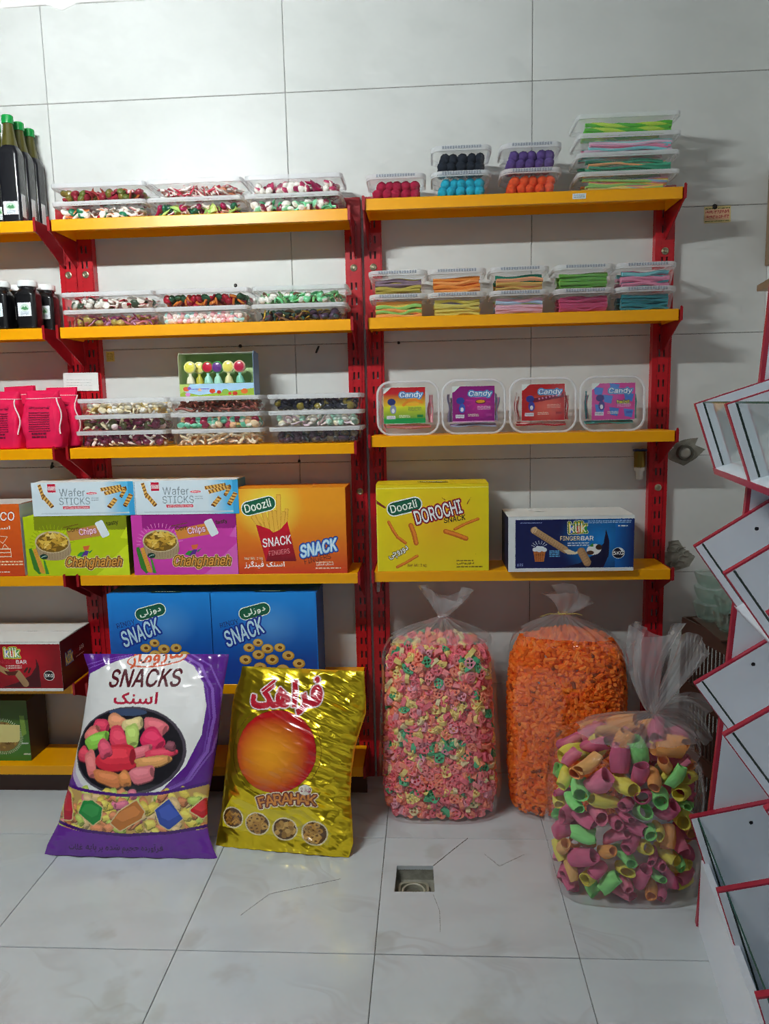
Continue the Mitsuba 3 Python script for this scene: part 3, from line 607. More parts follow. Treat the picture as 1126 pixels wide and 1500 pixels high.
def fill(name, box, recipe, size, level, seed, label, group, mass, keep=12, flatten=0.6, cat_='sweet'):
    """sweets packed in a tub: those nearest to the front are things, the rest one heap"""
    r = np.random.default_rng(seed)
    x0, x1, y0, y1, z0, z1 = box
    h = size * 1.0
    items = []
    nz = max(1, int(round((z1 - z0) * level / h)))
    for k in range(nz):
        zc = z0 + size * .62 + k * h
        nx, ny = max(2, int((x1 - x0) / (size * 1.22))), max(2, int((y1 - y0) / (size * 1.5)))
        for i in range(nx):
            for j in range(ny):
                if j > 2 and k < nz - 1 and i < nx - 2: continue
                x = x0 + size * .8 + (x1 - x0 - size * 1.6) * (i + r.uniform(.15, .85)) / nx
                y = y0 + size * .8 + (y1 - y0 - size * 1.6) * (j + r.uniform(.2, .8) * (1 if j else .2)) / ny
                z = zc + r.uniform(-.2, .25) * size * (1 if k else .4) + (r.uniform(0, .5) * size if k == nz - 1 else 0)
                items.append((y, x, min(z, z1 - size * .6)))
    items.sort()
    M, C, got, front = [], [], 0, []
    for n, (y, x, z) in enumerate(items):
        kind, ca, cb, mat = recipe[r.integers(len(recipe))]
        R = rot_any(r) if r.uniform() > flatten else trimesh.transformations.euler_matrix(r.normal() * .5 + (1.2 if n % 2 else .3), r.normal() * .4, r.uniform(0, 6.28))[:3, :3]
        k = int(r.integers(3))
        s = size * r.uniform(.78, 1.02)
        m, c, d = sweet(kind, k, ca, cb, mat)
        ext = (m.vertices @ R.T * s)
        lo, hi = ext.min(0), ext.max(0)
        x = min(max(x, x0 + .001 - lo[0]), x1 - .001 - hi[0])
        y = max(min(y, y1 - .001 - hi[1]), y0 + .001 - lo[1])
        z = max(min(z, z1 - .0005 - hi[2]), z0 + .0006 - lo[2])
        if hi[2] - lo[2] > z1 - z0 - .002 or hi[1] - lo[1] > y1 - y0: continue
        W = mat4(R, s, (x, y, z))
        if got < keep:
            got += 1
            front.append((x, hue(ca), put(name, d, None, at=T(W), cat=cat_, group=group)))
        else:
            q = m.copy(); q.apply_transform(W); M.append(q); C.append(c)
    seen = {}
    for (x, hu, key) in sorted(front):
        seen[hu] = seen.get(hu, 0) + 1
        labels[key]['label'] = f'{ORD[seen[hu] - 1]} {hu} sweet from the left in the {label}'
    if M:
        put(name + '_heap', shape(cat(*M), 'mat_candy', np.vstack(C)), None, label=mass, cat=cat_ + 's', kind='stuff')

# ------------------------------------------------------------------ clear tubs
def flat_tub(x, y, z, label, group, rot=0.0, w=0.302, d=0.158, h=0.0545):
    t = thing('sweet_tub', label, 'tub', group)
    at = T().translate([x, y, z]).rotate([0, 0, 1], rot)
    rings = [[(a, b, zz) for a, b in rrect(ww, dd, r, 3)] for (ww, dd, r, zz) in ((w - .026, d - .026, .012, .0008), (w - .018, d - .018, .014, .004), (w - .008, d - .008, .014, h - .010))]
    put('tub_body', loft(rings, cap0=True), 'mat_clear', None, True, parent=t, at=at)
    o, i = Polygon(rrect(w, d, .016, 4)), Polygon(rrect(w - .008, d - .008, .013, 4))
    put('rim', prism(o.difference(i), h - .0135, h - .0105, 'xy'), 'mat_cloudy', parent=t, at=at)
    band = loft([[(a, b, h - .0100) for a, b in rrect(w + .002, d + .002, .017, 3)], [(a, b, h - .0012) for a, b in rrect(w + .002, d + .002, .017, 3)], [(a, b, h - .0002) for a, b in rrect(w - .003, d - .003, .015, 3)],
                 [(a, b, h - .0002) for a, b in rrect(w - .012, d - .012, .012, 3)], [(a, b, h - .004) for a, b in rrect(w - .014, d - .014, .011, 3)]])
    k = put('lid', band, 'mat_cloudy', None, 30, parent=t, at=at)
    put('lid_panel', loft([[(a, b, h - .0041) for a, b in rrect(w - .0142, d - .0142, .011, 3)]] * 2, cap1=True), 'mat_clear', None, parent=k, at=at)
    return (x - w / 2 + .012, x + w / 2 - .012, y - d / 2 + .012, y + d / 2 - .012, z + .0022, z + h - .014)

def square_tub(x, y, z, label, group, rot=0.0, w=0.184, d=0.158, h=0.0715):
    t = thing('square_tub', label, 'tub', group)
    at = T().translate([x, y, z]).rotate([0, 0, 1], rot)
    rings = [[(a, b, zz) for a, b in rrect(ww, dd, r, 5)] for (ww, dd, r, zz) in ((w - .034, d - .034, .022, .0008), (w - .026, d - .026, .026, .004), (w - .008, d - .008, .030, h - .016))]
    put('tub_body', loft(rings, cap0=True), 'mat_clear', None, True, parent=t, at=at)
    R = lambda e, r, zz: [(a, b, zz) for a, b in rrect(w + e, d + e, r, 5)]
    rim = loft([R(-.008, .03, h - .016), R(.0, .032, h - .016), R(.0, .032, h - .0125), R(-.006, .030, h - .0125)])
    put('rim', rim, 'mat_cloudy', None, 30, parent=t, at=at)
    band = loft([R(.001, .032, h - .0115), R(.001, .032, h - .002), R(-.004, .030, h - .0002), R(-.014, .026, h - .0002), R(-.018, .024, h - .005)])
    ribs = []
    for q in range(15):
        a = -w / 2 + .036 + q * (w - .072) / 14
        ribs += [cham(a - .0026, a + .0026, -d / 2 - .0022, -d / 2 + .002, h - .0108, h - .003, .0006)]
    k = put('lid', band, 'mat_cloudy', None, 30, parent=t, at=at)
    put('lid_ribs', cat(*ribs), 'mat_gloss', '#8f96a2', parent=k, at=at)
    put('lid_panel', loft([R(-.0182, .024, h - .0051)] * 2, cap1=True), 'mat_clear', None, parent=k, at=at)
    return (x - w / 2 + .017, x + w / 2 - .017, y - d / 2 + .017, y + d / 2 - .017, z + .0022, z + h - .020)

W_, RD, MG, DG, MT, PK, OR_, PU, CR, YL, AQ, NV, OL, BR = '#f2efe6', '#b01528', '#a8164f', '#1d6b4a', '#8fdcae', '#e58fa6', '#d9743a', '#5e2350', '#efe2bd', '#e4cf56', '#8fd2cc', '#23253a', '#7a7a2a', '#8a3f33'
G, S = 'mat_candy', 'mat_sugar'
B1, B2, B3 = ZB[0], ZB[1], ZB[2]
XB = (0.2285, 0.5335, 0.842)
FT = 'flat clear tubs of loose sweets'
TUBS = [  # x, y, z, label, sweets
    (XB[0], -.1145, B1, 'lower flat tub of white, red and green sweets beside the green-capped bottles', [('puck', W_, W_, S), ('bend', RD, W_, G), ('bend', W_, W_, S), ('blob', '#1b7a58', W_, G), ('bend', OR_, W_, G), ('heart', RD, W_, G)], 'white red and green'),
    (XB[0], -.1135, B1 + .0545, 'upper flat tub of dark red and olive gummies beside the green-capped bottles', [('blob', '#8a2030', '#8a2030', G), ('heart', '#a02a3c', '#7c2434', G), ('blob', '#5f6a2c', '#7c6a2c', G), ('bend', '#9c3138', '#a8582c', G)], 'dark red and olive'),
    (XB[1], -.1145, B1, 'lower flat tub of dark green, magenta and white sweets, middle of the top shelf', [('blob', DG, '#174f3a', G), ('blob', MG, '#7c1440', G), ('bottle', CR, CR, S), ('bend', W_, MG, G), ('chunk', '#cfe07a', '#9ccf70', G), ('bend', '#c8685e', W_, G)], 'dark green magenta and white'),
    (XB[1] + .002, -.1135, B1 + .0545, 'upper flat tub of red and white ribbon gummies, middle of the top shelf', [('worm', '#c2304a', W_, G), ('worm', '#d8825e', W_, G), ('bend', '#b8203c', W_, G)], 'red and white ribbon'),
    (XB[2], -.1145, B1, 'lower flat tub of mint green and white sweets, right end of the top shelf', [('bend', MT, '#4dbb86', G), ('blob', W_, MT, S), ('bend', '#79d29c', W_, G), ('blob', '#7a2138', W_, G)], 'mint and white'),
    (XB[2] + .004, -.1135, B1 + .0545, 'upper flat tub of magenta and white gummies with a bright lamp glare', [('chunk', MG, MG, G), ('blob', '#b5325e', W_, G), ('pebble', W_, W_, S), ('chunk', '#8c1c4a', '#8c1c4a', G)], 'magenta and white'),
    (XB[0] + .007, -.1145, B2, 'lower flat tub of purple, pink and olive gummies beside the black jars', [('bend', '#9c4a74', '#c9828e', G), ('blob', '#b8a45e', '#a2964e', G), ('worm', '#c2707e', '#d9a49a', G), ('bend', '#8a3470', '#b07c9c', G)], 'purple and olive'),
    (XB[0] + .004, -.1135, B2 + .0545, 'upper flat tub of white discs with red swirls beside the black jars', [('bend', RD, W_, G), ('puck', W_, W_, S), ('bend', W_, RD, S), ('blob', '#3a4a3a', W_, G)], 'white and red'),
    (XB[1] + .004, -.1145, B2, 'lower flat tub of pastel pink, white and aqua pebble sweets on the second shelf', [('pebble', '#efe4dc', '#efe4dc', S), ('pebble', '#e9a9b2', '#e9c0c0', S), ('pebble', '#a8d6d2', '#d8e8e2', S), ('pebble', '#f2efe6', '#f0d9d6', S)], 'pastel pebble'),
    (XB[1] + .008, -.1135, B2 + .0545, 'upper flat tub of dark red, orange and green gummy rings on the second shelf', [('blob', '#a8182e', '#8c1428', G), ('chunk', '#b01c36', '#941a30', G), ('ring', '#c8742e', '#a83a2c', G), ('blob', '#2c5a3a', '#244c34', G)], 'dark red gummy'),
    (XB[2] + .006, -.1145, B2, 'lower flat tub of dark green, purple and yellow gummies at the second shelf end', [('bend', '#37584a', '#2e4a40', G), ('worm', '#6a4258', '#8a6a4a', G), ('bend', '#c8a83a', '#6a5a4a', G), ('blob', '#4a3a52', '#3a4a4a', G)], 'dark green and purple'),
    (XB[2] + .010, -.1135, B2 + .0545, 'upper flat tub of light green gummy slices at the second shelf end', [('bend', '#6fcf8c', '#a8e2b8', G), ('bend', '#8ed88a', '#5cb87c', G), ('blob', '#7ad29a', W_, G), ('bend', '#8a5a4a', '#9ad8a0', G)], 'light green'),
    (XB[0] + .018, -.1145, B3, 'bottom flat tub of white foam bones on maroon gummies, by the pink bags', [('bottle', W_, W_, S), ('blob', '#6a1c3c', '#5a1834', G), ('blob', '#7a2444', '#6a1c3c', G), ('bottle', '#f0dcd6', W_, S)], 'white and maroon'),
    (XB[0] + .017, -.1135, B3 + .0525, 'middle flat tub of maroon and cream gummies beside the pink cloth bags', [('blob', '#6e2240', '#5e1c38', G), ('bend', '#7c2c48', '#6a2440', G), ('bottle', CR, CR, S), ('blob', '#4a4a2c', '#6a5a34', G), ('pebble', '#e9cfd4', W_, S)], 'maroon and cream'),
    (XB[0] + .028, -.111, B3 + .105, 'top flat tub of cream and yellow foam bits beside the pink cloth bags', [('bottle', CR, CR, S), ('chunk', '#e8d28a', '#d9b668', S), ('pebble', W_, CR, S)], 'cream and yellow'),
    (XB[1] + .031, -.1145, B3, 'bottom flat tub of cream foam worms under the lollipop box', [('worm', '#efe6cf', '#e0c9a0', S), ('bend', '#e8d9b4', '#d9b98a', S), ('worm', '#e9cdb0', W_, S)], 'cream worm'),
    (XB[1] + .031, -.1135, B3 + .0525, 'middle flat tub of mint, yellow and peach sweets under the lollipop box', [('blob', '#8fd8b4', '#5cb896', S), ('bend', '#efe0a0', '#e8c878', S), ('blob', '#e9b48a', '#f0d9b4', S), ('pebble', '#74c8ac', W_, S), ('blob', '#a8284a', '#8a2040', G)], 'mint yellow and peach'),
    (XB[1] + .030, -.1135, B3 + .105, 'top flat tub of brown-red gummy worms carrying the lollipop box', [('worm', '#94483e', '#a8604e', G), ('worm', '#84403c', '#8c5a44', G), ('bend', '#a85c4a', '#94483e', G)], 'brown-red worm'),
    (XB[2] + .045, -.1145, B3, 'bottom flat tub of dark purple and green gummies at the third shelf end', [('blob', '#3c2838', '#2c2430', G), ('bend', '#2c4a3c', '#3a3a44', G), ('blob', '#4a2c3c', '#33283a', G), ('blob', '#5a4a34', '#2c2c30', G)], 'dark purple and green'),
    (XB[2] + .045, -.1135, B3 + .0525, 'middle flat tub of pale pink, mint and white foam sweets, third shelf end', [('bottle', '#e8c8cc', W_, S), ('pebble', '#a8d8c4', '#d9e8dc', S), ('bend', W_, '#d9c0cc', S), ('pebble', '#eee6c8', W_, S)], 'pale pink and mint'),
    (XB[2] + .044, -.1135, B3 + .105, 'top flat tub of black and yellow gummies at the third shelf end', [('blob', '#1f2030', '#191a26', G), ('chunk', '#25263a', '#1c1c2a', G), ('blob', '#24242e', '#8a7a2c', G)], 'black'),
]
SHORT = ['lower tub nearest the green-capped bottles', 'upper tub nearest the green-capped bottles', 'lower central tub, top shelf', 'upper central tub, top shelf', 'mint tub, top shelf', 'glaring tub, top shelf',
         'lower tub nearest the black jars', 'upper tub nearest the black jars', 'pastel pebble tub', 'dark red tub above the pebbles', 'lower tub, second shelf end', 'upper tub, second shelf end',
         'bottom tub by the pink bags', 'middle tub by the pink bags', 'top tub by the pink bags', 'bottom tub under the lollipops', 'middle tub under the lollipops', 'brown tub carrying the lollipop box',
         'bottom tub, third shelf end', 'middle tub, third shelf end', 'top tub, third shelf end']
for n, (x, y, z, lab, rec, word) in enumerate(TUBS):
    b = flat_tub(x, y, z, lab, None, rot=(-.5, .3, .2, -.3)[n % 4])
    lvl = .74 if ('upper' in lab or 'top flat' in lab) else .98
    fill('gummy_sweet', b, rec, .0155 if 'pebble' not in word else .0125, lvl, 100 + n, SHORT[n], f'{word} sweets in the {SHORT[n]}', f'loose {word} sweets filling the {SHORT[n]}')
# ------------------------------------------------------------------ square tubs of balls and of sour belts
C1, C2, C3, C4 = ZC
def balls(b, col, seed, lab, grp, mass):
    r = np.random.default_rng(seed)
    x0, x1, y0, y1, z0, z1 = b
    R = .0172
    items = []
    for k in range(2):
        for j in range(3):
            for i in range(5):
                x = x0 + R + (x1 - x0 - 2 * R) * min(max((i + .5 * (k % 2) * (1 - i / 4) * .6 + r.uniform(-.12, .12)) / 4, 0), 1)
                items.append((y0 + R + j * R * 1.95 + r.uniform(0, .004), x, z0 + R * .96 + k * R * 1.5 + r.uniform(0, .003)))
    items.sort()
    berry = trimesh.creation.icosphere(subdivisions=2)
    v = berry.vertices
    berry.vertices = v * (1 + .10 * np.sin(v[:, :1] * 8) * np.sin(v[:, 1:2] * 8) * np.sin(v[:, 2:] * 8 + 1) + .03 * (meshkit.noise(v * 6) - .5)[:, None]) * np.array([1, .92, .86])
    cc = lin(col) * (.82 + .4 * meshkit.noise(v * 7.3))[:, None]
    d = shape(berry, 'mat_sugar', cc, True)
    M, front = [], []
    for n, (y, x, z) in enumerate(items):
        W = mat4(rot_any(r), R, (x, y, min(z, z1 + .006 - R)))
        if n < 10: front.append((x, z > z0 + R * 1.5, put('sugared_ball', d, None, at=T(W), cat='sweet', group=grp)))
        else:
            q = berry.copy(); q.apply_transform(W); M.append(q)
    seen = [0, 0]
    for (x, up, key) in sorted(front):
        seen[up] += 1
        labels[key]['label'] = f'{ORD[seen[up] - 1]} {lab} ball from the left, {("bottom", "upper")[up]} layer at the tub front'
    put('sugared_ball_heap', shape(cat(*M), 'mat_sugar', np.tile(cc, (len(M), 1)), True), None, label=mass, cat='sweets', kind='stuff')

for (x, z, col, nm, lab, sh) in [
    (1.162, C1, '#a51a3f', 'crimson', 'square clear tub of crimson sugared balls standing alone on the top right shelf', 'tub standing alone on the top shelf'),
    (1.362, C1, '#24a8c4', 'turquoise', 'square clear tub of turquoise sugared balls under the black ones', 'tub under the black balls'),
    (1.363, C1 + .0735, '#1d2532', 'black', 'square clear tub of black sugared balls on the turquoise tub', 'tub on top of the turquoise one'),
    (1.575, C1, '#e2562c', 'orange', 'square clear tub of orange sugared balls under the purple ones', 'tub under the purple balls'),
    (1.574, C1 + .0735, '#5a4484', 'purple', 'square clear tub of purple sugared balls on the orange tub', 'tub on top of the orange one')]:
    b = square_tub(x, -.1135, z, lab, None, h=.0735)
    balls(b, col, int(x * 1000 + z * 100), nm, f'{nm} balls in the {sh}', f'{nm} sugared balls behind the front row of the {sh}')

def belt(x0, x1, y, z, w, t, cols, r, twist=0.0, amp=.003, mat='mat_sugar'):
    """a sour belt or rope along x: stripes of colour across its width"""
    n = 22
    s = np.linspace(0, 1, n)
    ph, f1 = r.uniform(0, 6.3), r.uniform(.7, 1.7)
    zc = z + amp * np.sin(s * 6.3 * f1 + ph); yc = y + amp * .8 * np.sin(s * 6.3 * f1 * .8 + ph * 1.7)
    tilt = (r.uniform(-.5, .5) + .35 * np.sin(s * 5 + ph)) + twist * s * 2 * np.pi
    m = len(cols)
    prof = [(-.5 + i / m * 1.0, 1) for i in range(m + 1)] + [(.5 - i / m, -1) for i in range(m + 1)]
    P = len(prof)
    V = np.zeros((n, P, 3))
    for k, (a, b) in enumerate(prof):
        u, v = a * w, b * t / 2 * (1 - .5 * abs(2 * a) ** 4)
        V[:, k, 0] = x0 + (x1 - x0) * s
        V[:, k, 1] = yc + u * np.cos(tilt) - v * np.sin(tilt)
        V[:, k, 2] = zc + u * np.sin(tilt) + v * np.cos(tilt)
    # quads with their own vertices so that the stripes stay sharp
    vv, ff, cc = [], [], []
    for k in range(P):
        k2 = (k + 1) % P
        a = (prof[k][0] + prof[k2][0]) / 2
        c = lin(cols[min(int((a + .5) * m), m - 1)])
        for i in range(n - 1):
            q = len(vv)
            vv += [V[i, k], V[i + 1, k], V[i + 1, k2], V[i, k2]]
            ff += [[q, q + 1, q + 2], [q, q + 2, q + 3]]
            cc += [c] * 4
    for i in (0, n - 1):
        q = len(vv); vv += list(V[i]); cc += [lin(cols[0])] * P
        ff += [[q, q + j, q + j + 1] if i else [q, q + j + 1, q + j] for j in range(1, P - 1)]
    return trimesh.Trimesh(np.array(vv), np.array(ff), process=False), np.array(cc)

def belts(b, kinds, seed, lab, grp, rows=6, cols_=2, w=.019, t=.0045, level=.95, twist=0.0, amp=.003, inset=.012):
    r = np.random.default_rng(seed)
    x0, x1, y0, y1, z0, z1 = b
    for j in range(cols_):
        for k in range(rows):
            z = z0 + .006 + (z1 - z0 - .012) * level * k / max(rows - 1, 1)
            y = y0 + .017 + j * (y1 - y0 - .034) / max(cols_ - 1, 1) * .75 + r.uniform(-.002, .004)
            c = kinds[r.integers(len(kinds))]
            m, cc = belt(x0 + inset * r.uniform(.3, 1.4), x1 - inset * r.uniform(.3, 1.6), y, z, w * r.uniform(.85, 1.1), t, c, r, twist, min(amp, .0032))
            v = m.vertices
            v[:, 2] = np.clip(v[:, 2], z0 + .0005 + .00002 * k, z1 - .0005); v[:, 1] = np.clip(v[:, 1], y0 + .002, y1 - .002)
            put('sour_belt', shape(m, 'mat_sugar', cc), None, label=f'{ORD[k]} belt from the bottom, {("front", "rear")[j]} pile of the {lab}', cat='sweet', group=grp)

RB = [('#e8d27a', '#8fc8c4', '#d98a94', '#e9a05a'), ('#8fc46a', '#e9c25a', '#d98a94', '#8aa8c8'), ('#e9a05a', '#e8d27a', '#9ac88a', '#c98ab0')]
OLV = [('#b8a84e', '#6a5a6a', '#c8b85a'), ('#c2b45c', '#7c6a78', '#a89a50'), ('#8a7484', '#bcae54', '#6e6070')]
ORG = [('#e08a3c', '#e9b06a', '#d9752e'), ('#e9a05a', '#d9742e', '#efc08a')]
YGR = [('#c8bc62', '#8c8494', '#d2c86e'), ('#d2c664', '#9a90a0', '#c2b65a')]
TLO = [('#e0a27a', '#2f8a74', '#d9b05a'), ('#2c7c68', '#3a9880', '#e0a878'), ('#c8a45a', '#d98a6a', '#2f8a74')]
BLY = [('#a8c0d8', '#e0d27a', '#c8a0b8', '#8cc4d0'), ('#c2d08a', '#9ab0d0', '#e2d88a'), ('#d8a8b8', '#98c8d4', '#e6da8c')]
GRN = [('#5a9a3c', '#7ab84e', '#4c8836'), ('#6aa84a', '#8a9a4a', '#b89a5c')]
PNK = [('#b8476e', '#c45a80', '#a83c62'), ('#c05078', '#b04068', '#cc6a8c')]
PKA = [('#d88aa8', '#7cc8d0', '#e0a0b8'), ('#7cc4cc', '#cf7c9e', '#5cb0bc')]
TEA = [('#2c7480', '#3a8c94', '#246672'), ('#348490', '#2a6c78', '#46989e')]
for n, (x, z, k, nm, lab, sh) in enumerate([
    (1.1625, C2, RB, 'rainbow', 'lower square tub of rainbow sour belts beside the middle uprights', 'rainbow tub'), (1.1625, C2 + .0715, OLV, 'olive and purple', 'upper square tub of olive and purple belts beside the middle uprights', 'olive and purple tub'),
    (1.346, C2, YGR, 'yellow and grey', 'lower square tub of yellow and grey belts under the orange belts', 'yellow and grey tub'), (1.346, C2 + .0715, ORG, 'orange', 'upper square tub of orange sour belts, second in its row', 'orange belt tub'),
    (1.540, C2, BLY, 'pastel blue and yellow', 'lower square tub of pastel blue and yellow belts in the middle of its row', 'pastel belt tub'), (1.540, C2 + .0715, TLO, 'teal and orange', 'upper square tub of teal and orange belts in the middle of its row', 'teal and orange tub'),
    (1.738, C2, PNK, 'deep pink', 'lower square tub of deep pink sour belts', 'deep pink tub'), (1.738, C2 + .0715, GRN, 'green', 'upper square tub of green and olive belts on the deep pink ones', 'green belt tub'),
    (1.926, C2, TEA, 'dark teal', 'lower square tub of dark teal belts at the end of the second right shelf', 'dark teal tub'), (1.926, C2 + .0715, PKA, 'pink and aqua', 'upper square tub of pink and aqua belts on the dark teal ones', 'pink and aqua tub')]):
    b = square_tub(x, -.1135, z, lab, None, rot=(.4, -.5, .3, 0)[n % 4])
    up = z > C2 + .01
    belts(b, k, 300 + n, sh, f'sour belts in the {sh}', rows=4 if up else 5, w=.025, t=.0120, level=.90 if up else .98, cols_=2, inset=.004)
# the stack of four long tubs
for n, (k, nm, lab, sh, tw) in enumerate([
    (RB, 'rainbow pastel', 'lowest of the four long tubs stacked at the top right, rainbow belts inside', 'lowest long tub', .3), ([('#2a8a6a', '#38a07a', '#e09a5a'), ('#2c9070', '#1f7a5c', '#3aa880'), ('#e0a06a', '#48a884', '#e8b884')], 'teal and orange', 'second lowest of the four long tubs, teal and orange belts inside', 'second lowest long tub', .2),
    (PKA + [('#d8b8d0', '#a0d4d8', '#e8c8d8')], 'pink and aqua', 'third of the four long stacked tubs, pink and aqua belts inside', 'third long tub', .2), ([('#4fb02e', '#b8d84a'), ('#5cc038', '#a8d444')], 'green twisted', 'topmost of the four long stacked tubs, bright green twists inside', 'topmost long tub', 2.0)]):
    b = flat_tub(1.862 + (0, -.001, .001, -.002)[n], -.1145, C1 + .0545 * n, lab, None, rot=(.2, -.2, .3, .1)[n])
    belts(b, k, 340 + n, sh + ' of the stack', f'belts in the {sh}', rows=4, w=.020 if tw < 1 else .013, t=.0075 if tw < 1 else .0115, level=.95 if n < 3 else .75, twist=tw, amp=.0035, inset=.02)

# ------------------------------------------------------------------ four tubs on their side with printed cards
def card_art(k):
    A = Art((0, 0, 270, 230), .134, .114)
    if k == 0:
        A.add(sbox(0, 0, 270, 230), None, vgrad(40, '#c01222', 135, '#e8d62a')).add(sbox(0, 120, 270, 230), None, vgrad(120, '#d8dc28', 215, '#128a3a'))
        A.rect(0, 198, 270, 230, '#16984a')
    elif k == 1:
        A.rect(0, 0, 270, 230, '#8c1278'); A.add(ell(170, 120, 110, 90), None, rgrad(170, 120, 110, '#c02a92', '#8c1278'))
        for a in range(10):
            t = a * .628; A.add([(165, 95), (165 + 80 * math.cos(t), 95 + 62 * math.sin(t)), (165 + 80 * math.cos(t + .2), 95 + 62 * math.sin(t + .2))], '#b8248c')
        A.rect(0, 222, 270, 230, '#d9a0cc')
    elif k == 2:
        A.rect(0, 0, 270, 230, '#b81218'); A.add(ell(150, 150, 120, 100), None, rgrad(150, 150, 120, '#e06a5a', '#b81218'))
        A.add([(60, 90), (265, 60), (268, 84), (60, 118)], '#7a1030')
    else:
        A.rect(0, 0, 270, 230, '#d0489c')
        for (a, b) in ((10, 20), (110, 0), (200, 60), (20, 130), (110, 150), (200, 160), (70, 70)):
            A.add([(a, b), (a + 62, b + 10), (a + 52, b + 58), (a + 8, b + 48)], '#4a7fd0')
    A.add([(0, 0), (50, 0), (12, 34), (0, 38)], '#dce6e2')
    A.text('Candy', 104, 62, 30, '#f4fbff', width=146, shear=6, outline=((7, '#5aa8dc'), (3.5, '#1d5ca8')))
    A.text('-------', 150, 72, 8, '#f0e6ea', width=46)
    if k == 0:
        A.add(LineString([(128, 112), (165, 84), (205, 78), (248, 98)]).buffer(9), '#e88a1e'); A.add(ell(190, 108, 42, 12), '#f2b428')
    elif k == 1:
        A.add(ell(180, 100, 34, 15), '#5a1430'); A.add(ell(180, 98, 28, 10), '#e8a02e')
    elif k == 2:
        for q in range(7): A.add(ell(110 + q * 22, 92 - q * 4, 6, 6), '#d98ab8')
    else:
        A.text('twist', 156, 128, 22, '#e8e02a', width=80, outline=((4, '#3a2a6a'),))
    # plain shapes where the printed figure stands in the photograph
    A.add(ell(52, 92, 26, 22), ('#27306e', '#2a3f9c', '#2e2f88', '#3a2a7c')[k]); A.add(ell(62, 140, 20, 30), ('#8a94b0', '#3a56b8', '#3a3a9c', '#4a3a8c')[k]); A.add(ell(62, 148, 10, 15), '#e6e6ee')
    A.scrib(160, 128, 84, 4, ('#2c6a4a', '#e8c8e0', '#f0b8a8', '#f2d0ea')[k], 3, 2.2); A.scrib(100, 178, 70, 4, '#f0f0d8', 2, 2.4)
    A.rect(20, 180, 76, 202, '#e6e2ea'); A.scrib(24, 186, 46, 3, '#8a86a0', 2, 2); A.rect(216, 176, 254, 192, ('#1a7a3a', '#a83290', '#a01820', '#3a5ab8')[k])
    return A

STRIPS = [[('#d98a9c', '#f0d8d0', '#c85a7c'), ('#e8cfa0', '#d97c90', '#efe4d0')], [('#98a8c8', '#d890b0', '#8c94b8'), ('#7c7ca0', '#c8b0d0', '#90b0cc')],
          [('#b81f2e', '#f0d8d4', '#a81828'), ('#f2e0dc', '#c02c3a', '#f0cfcc')], [('#58b8b8', '#d878a8', '#4aa8b0'), ('#3a8c94', '#e090b0', '#5cc0c0')]]
for k, (x0, x1, nm) in enumerate([(1.087, 1.288, 'red, yellow and green'), (1.294, 1.497, 'purple'), (1.507, 1.718, 'red'), (1.727, 1.93, 'pink and blue')]):
    w, h, d = x1 - x0, .173, .080
    t = thing('card_tub', f'clear tub lying on its side with a {nm} candy card', 'tub')
    at = T().translate([(x0 + x1) / 2, -.188, C3 + .0006]).rotate([1, 0, 0], -2.5)
    def ring(e, y, r, dz=0): return [(a, y, b + h / 2 + dz) for a, b in rrect(w + e, h + e, r, 6)]
    body = loft([ring(-.012, .004, .040), ring(-.034, d - .012, .032, -.004), ring(-.044, d - .004, .028, -.008)], cap1=True)
    put('tub_body', body, 'mat_clear', None, True, parent=t, at=at)
    put('tub_base', loft([ring(-.0445, d - .0035, .028, -.008), ring(-.06, d - .0035, .022, -.006)]), 'mat_cloudy', None, parent=t, at=at)
    rim = loft([ring(-.010, .006, .041), ring(.0, .006, .045), ring(.001, -.003, .045), ring(-.004, -.006, .043), ring(-.011, -.006, .040), ring(-.013, -.002, .039)])
    k2 = put('lid', rim, 'mat_cloudy', None, 30, parent=t, at=at)
    put('lid_panel', loft([ring(-.0135, -.0018, .039)] * 2, cap0=True), 'mat_clear', None, parent=k2, at=at)
    A = card_art(k)
    cx, cz = (x0 + x1) / 2 + (-.012, .0, .003, .006)[k], C3 + .096 + (0, -.001, 0, -.002)[k]
    lk = ('red, yellow and green', 'purple', 'red', 'pink and blue')[k]
    key = thing('candy_card', f'{lk} printed candy card inside the {("first", "second", "third", "last")[k]} tub lying on its side', 'card')
    put('card_sheet', bx(cx - .0675, cx + .0675, -.1725, -.1720, cz - .0575, cz + .0575), 'mat_card', '#e8e4e4', parent=key)
    front_print(key, A, cx - .067, -.1728, cz - .057, 'mat_gloss')
    r = np.random.default_rng(60 + k)
    grp = f'sour strips behind the {lk} card'
    for q in range(4):     # lying along the bottom
        m, c = belt(x0 + .028, x1 - .028, -.155 + .012 * q, C3 + .0265 + .0045 * (q % 2), .012, .005, STRIPS[k][q % 2], r, 0, .0012)
        put('sour_strip', shape(m, 'mat_sugar', c), None, label=f'{ORD[q]} striped sour strip from the front under the {lk} card', cat='sweet', group=grp)
    for q in range(6):     # standing at the two sides
        m, c = belt(C3 + .040, C3 + .128 - .012 * (q % 3), 0, 0, .013, .004, STRIPS[k][(q + 1) % 2], r, .1, .002)
        v = m.vertices.copy()
        s = (-1, 1)[q % 2]
        m.vertices = np.c_[(x0 + x1) / 2 + s * (w / 2 - .024 - .005 * (q // 2)) + v[:, 2], -.158 + .014 * (q // 2) + v[:, 1], v[:, 0]]
        put('sour_strip', shape(m, 'mat_sugar', c), None, label=f'{ORD[q // 2]} upright sour strip on the {("left", "right")[q % 2]} of the {lk} card', cat='sweet', group=grp)
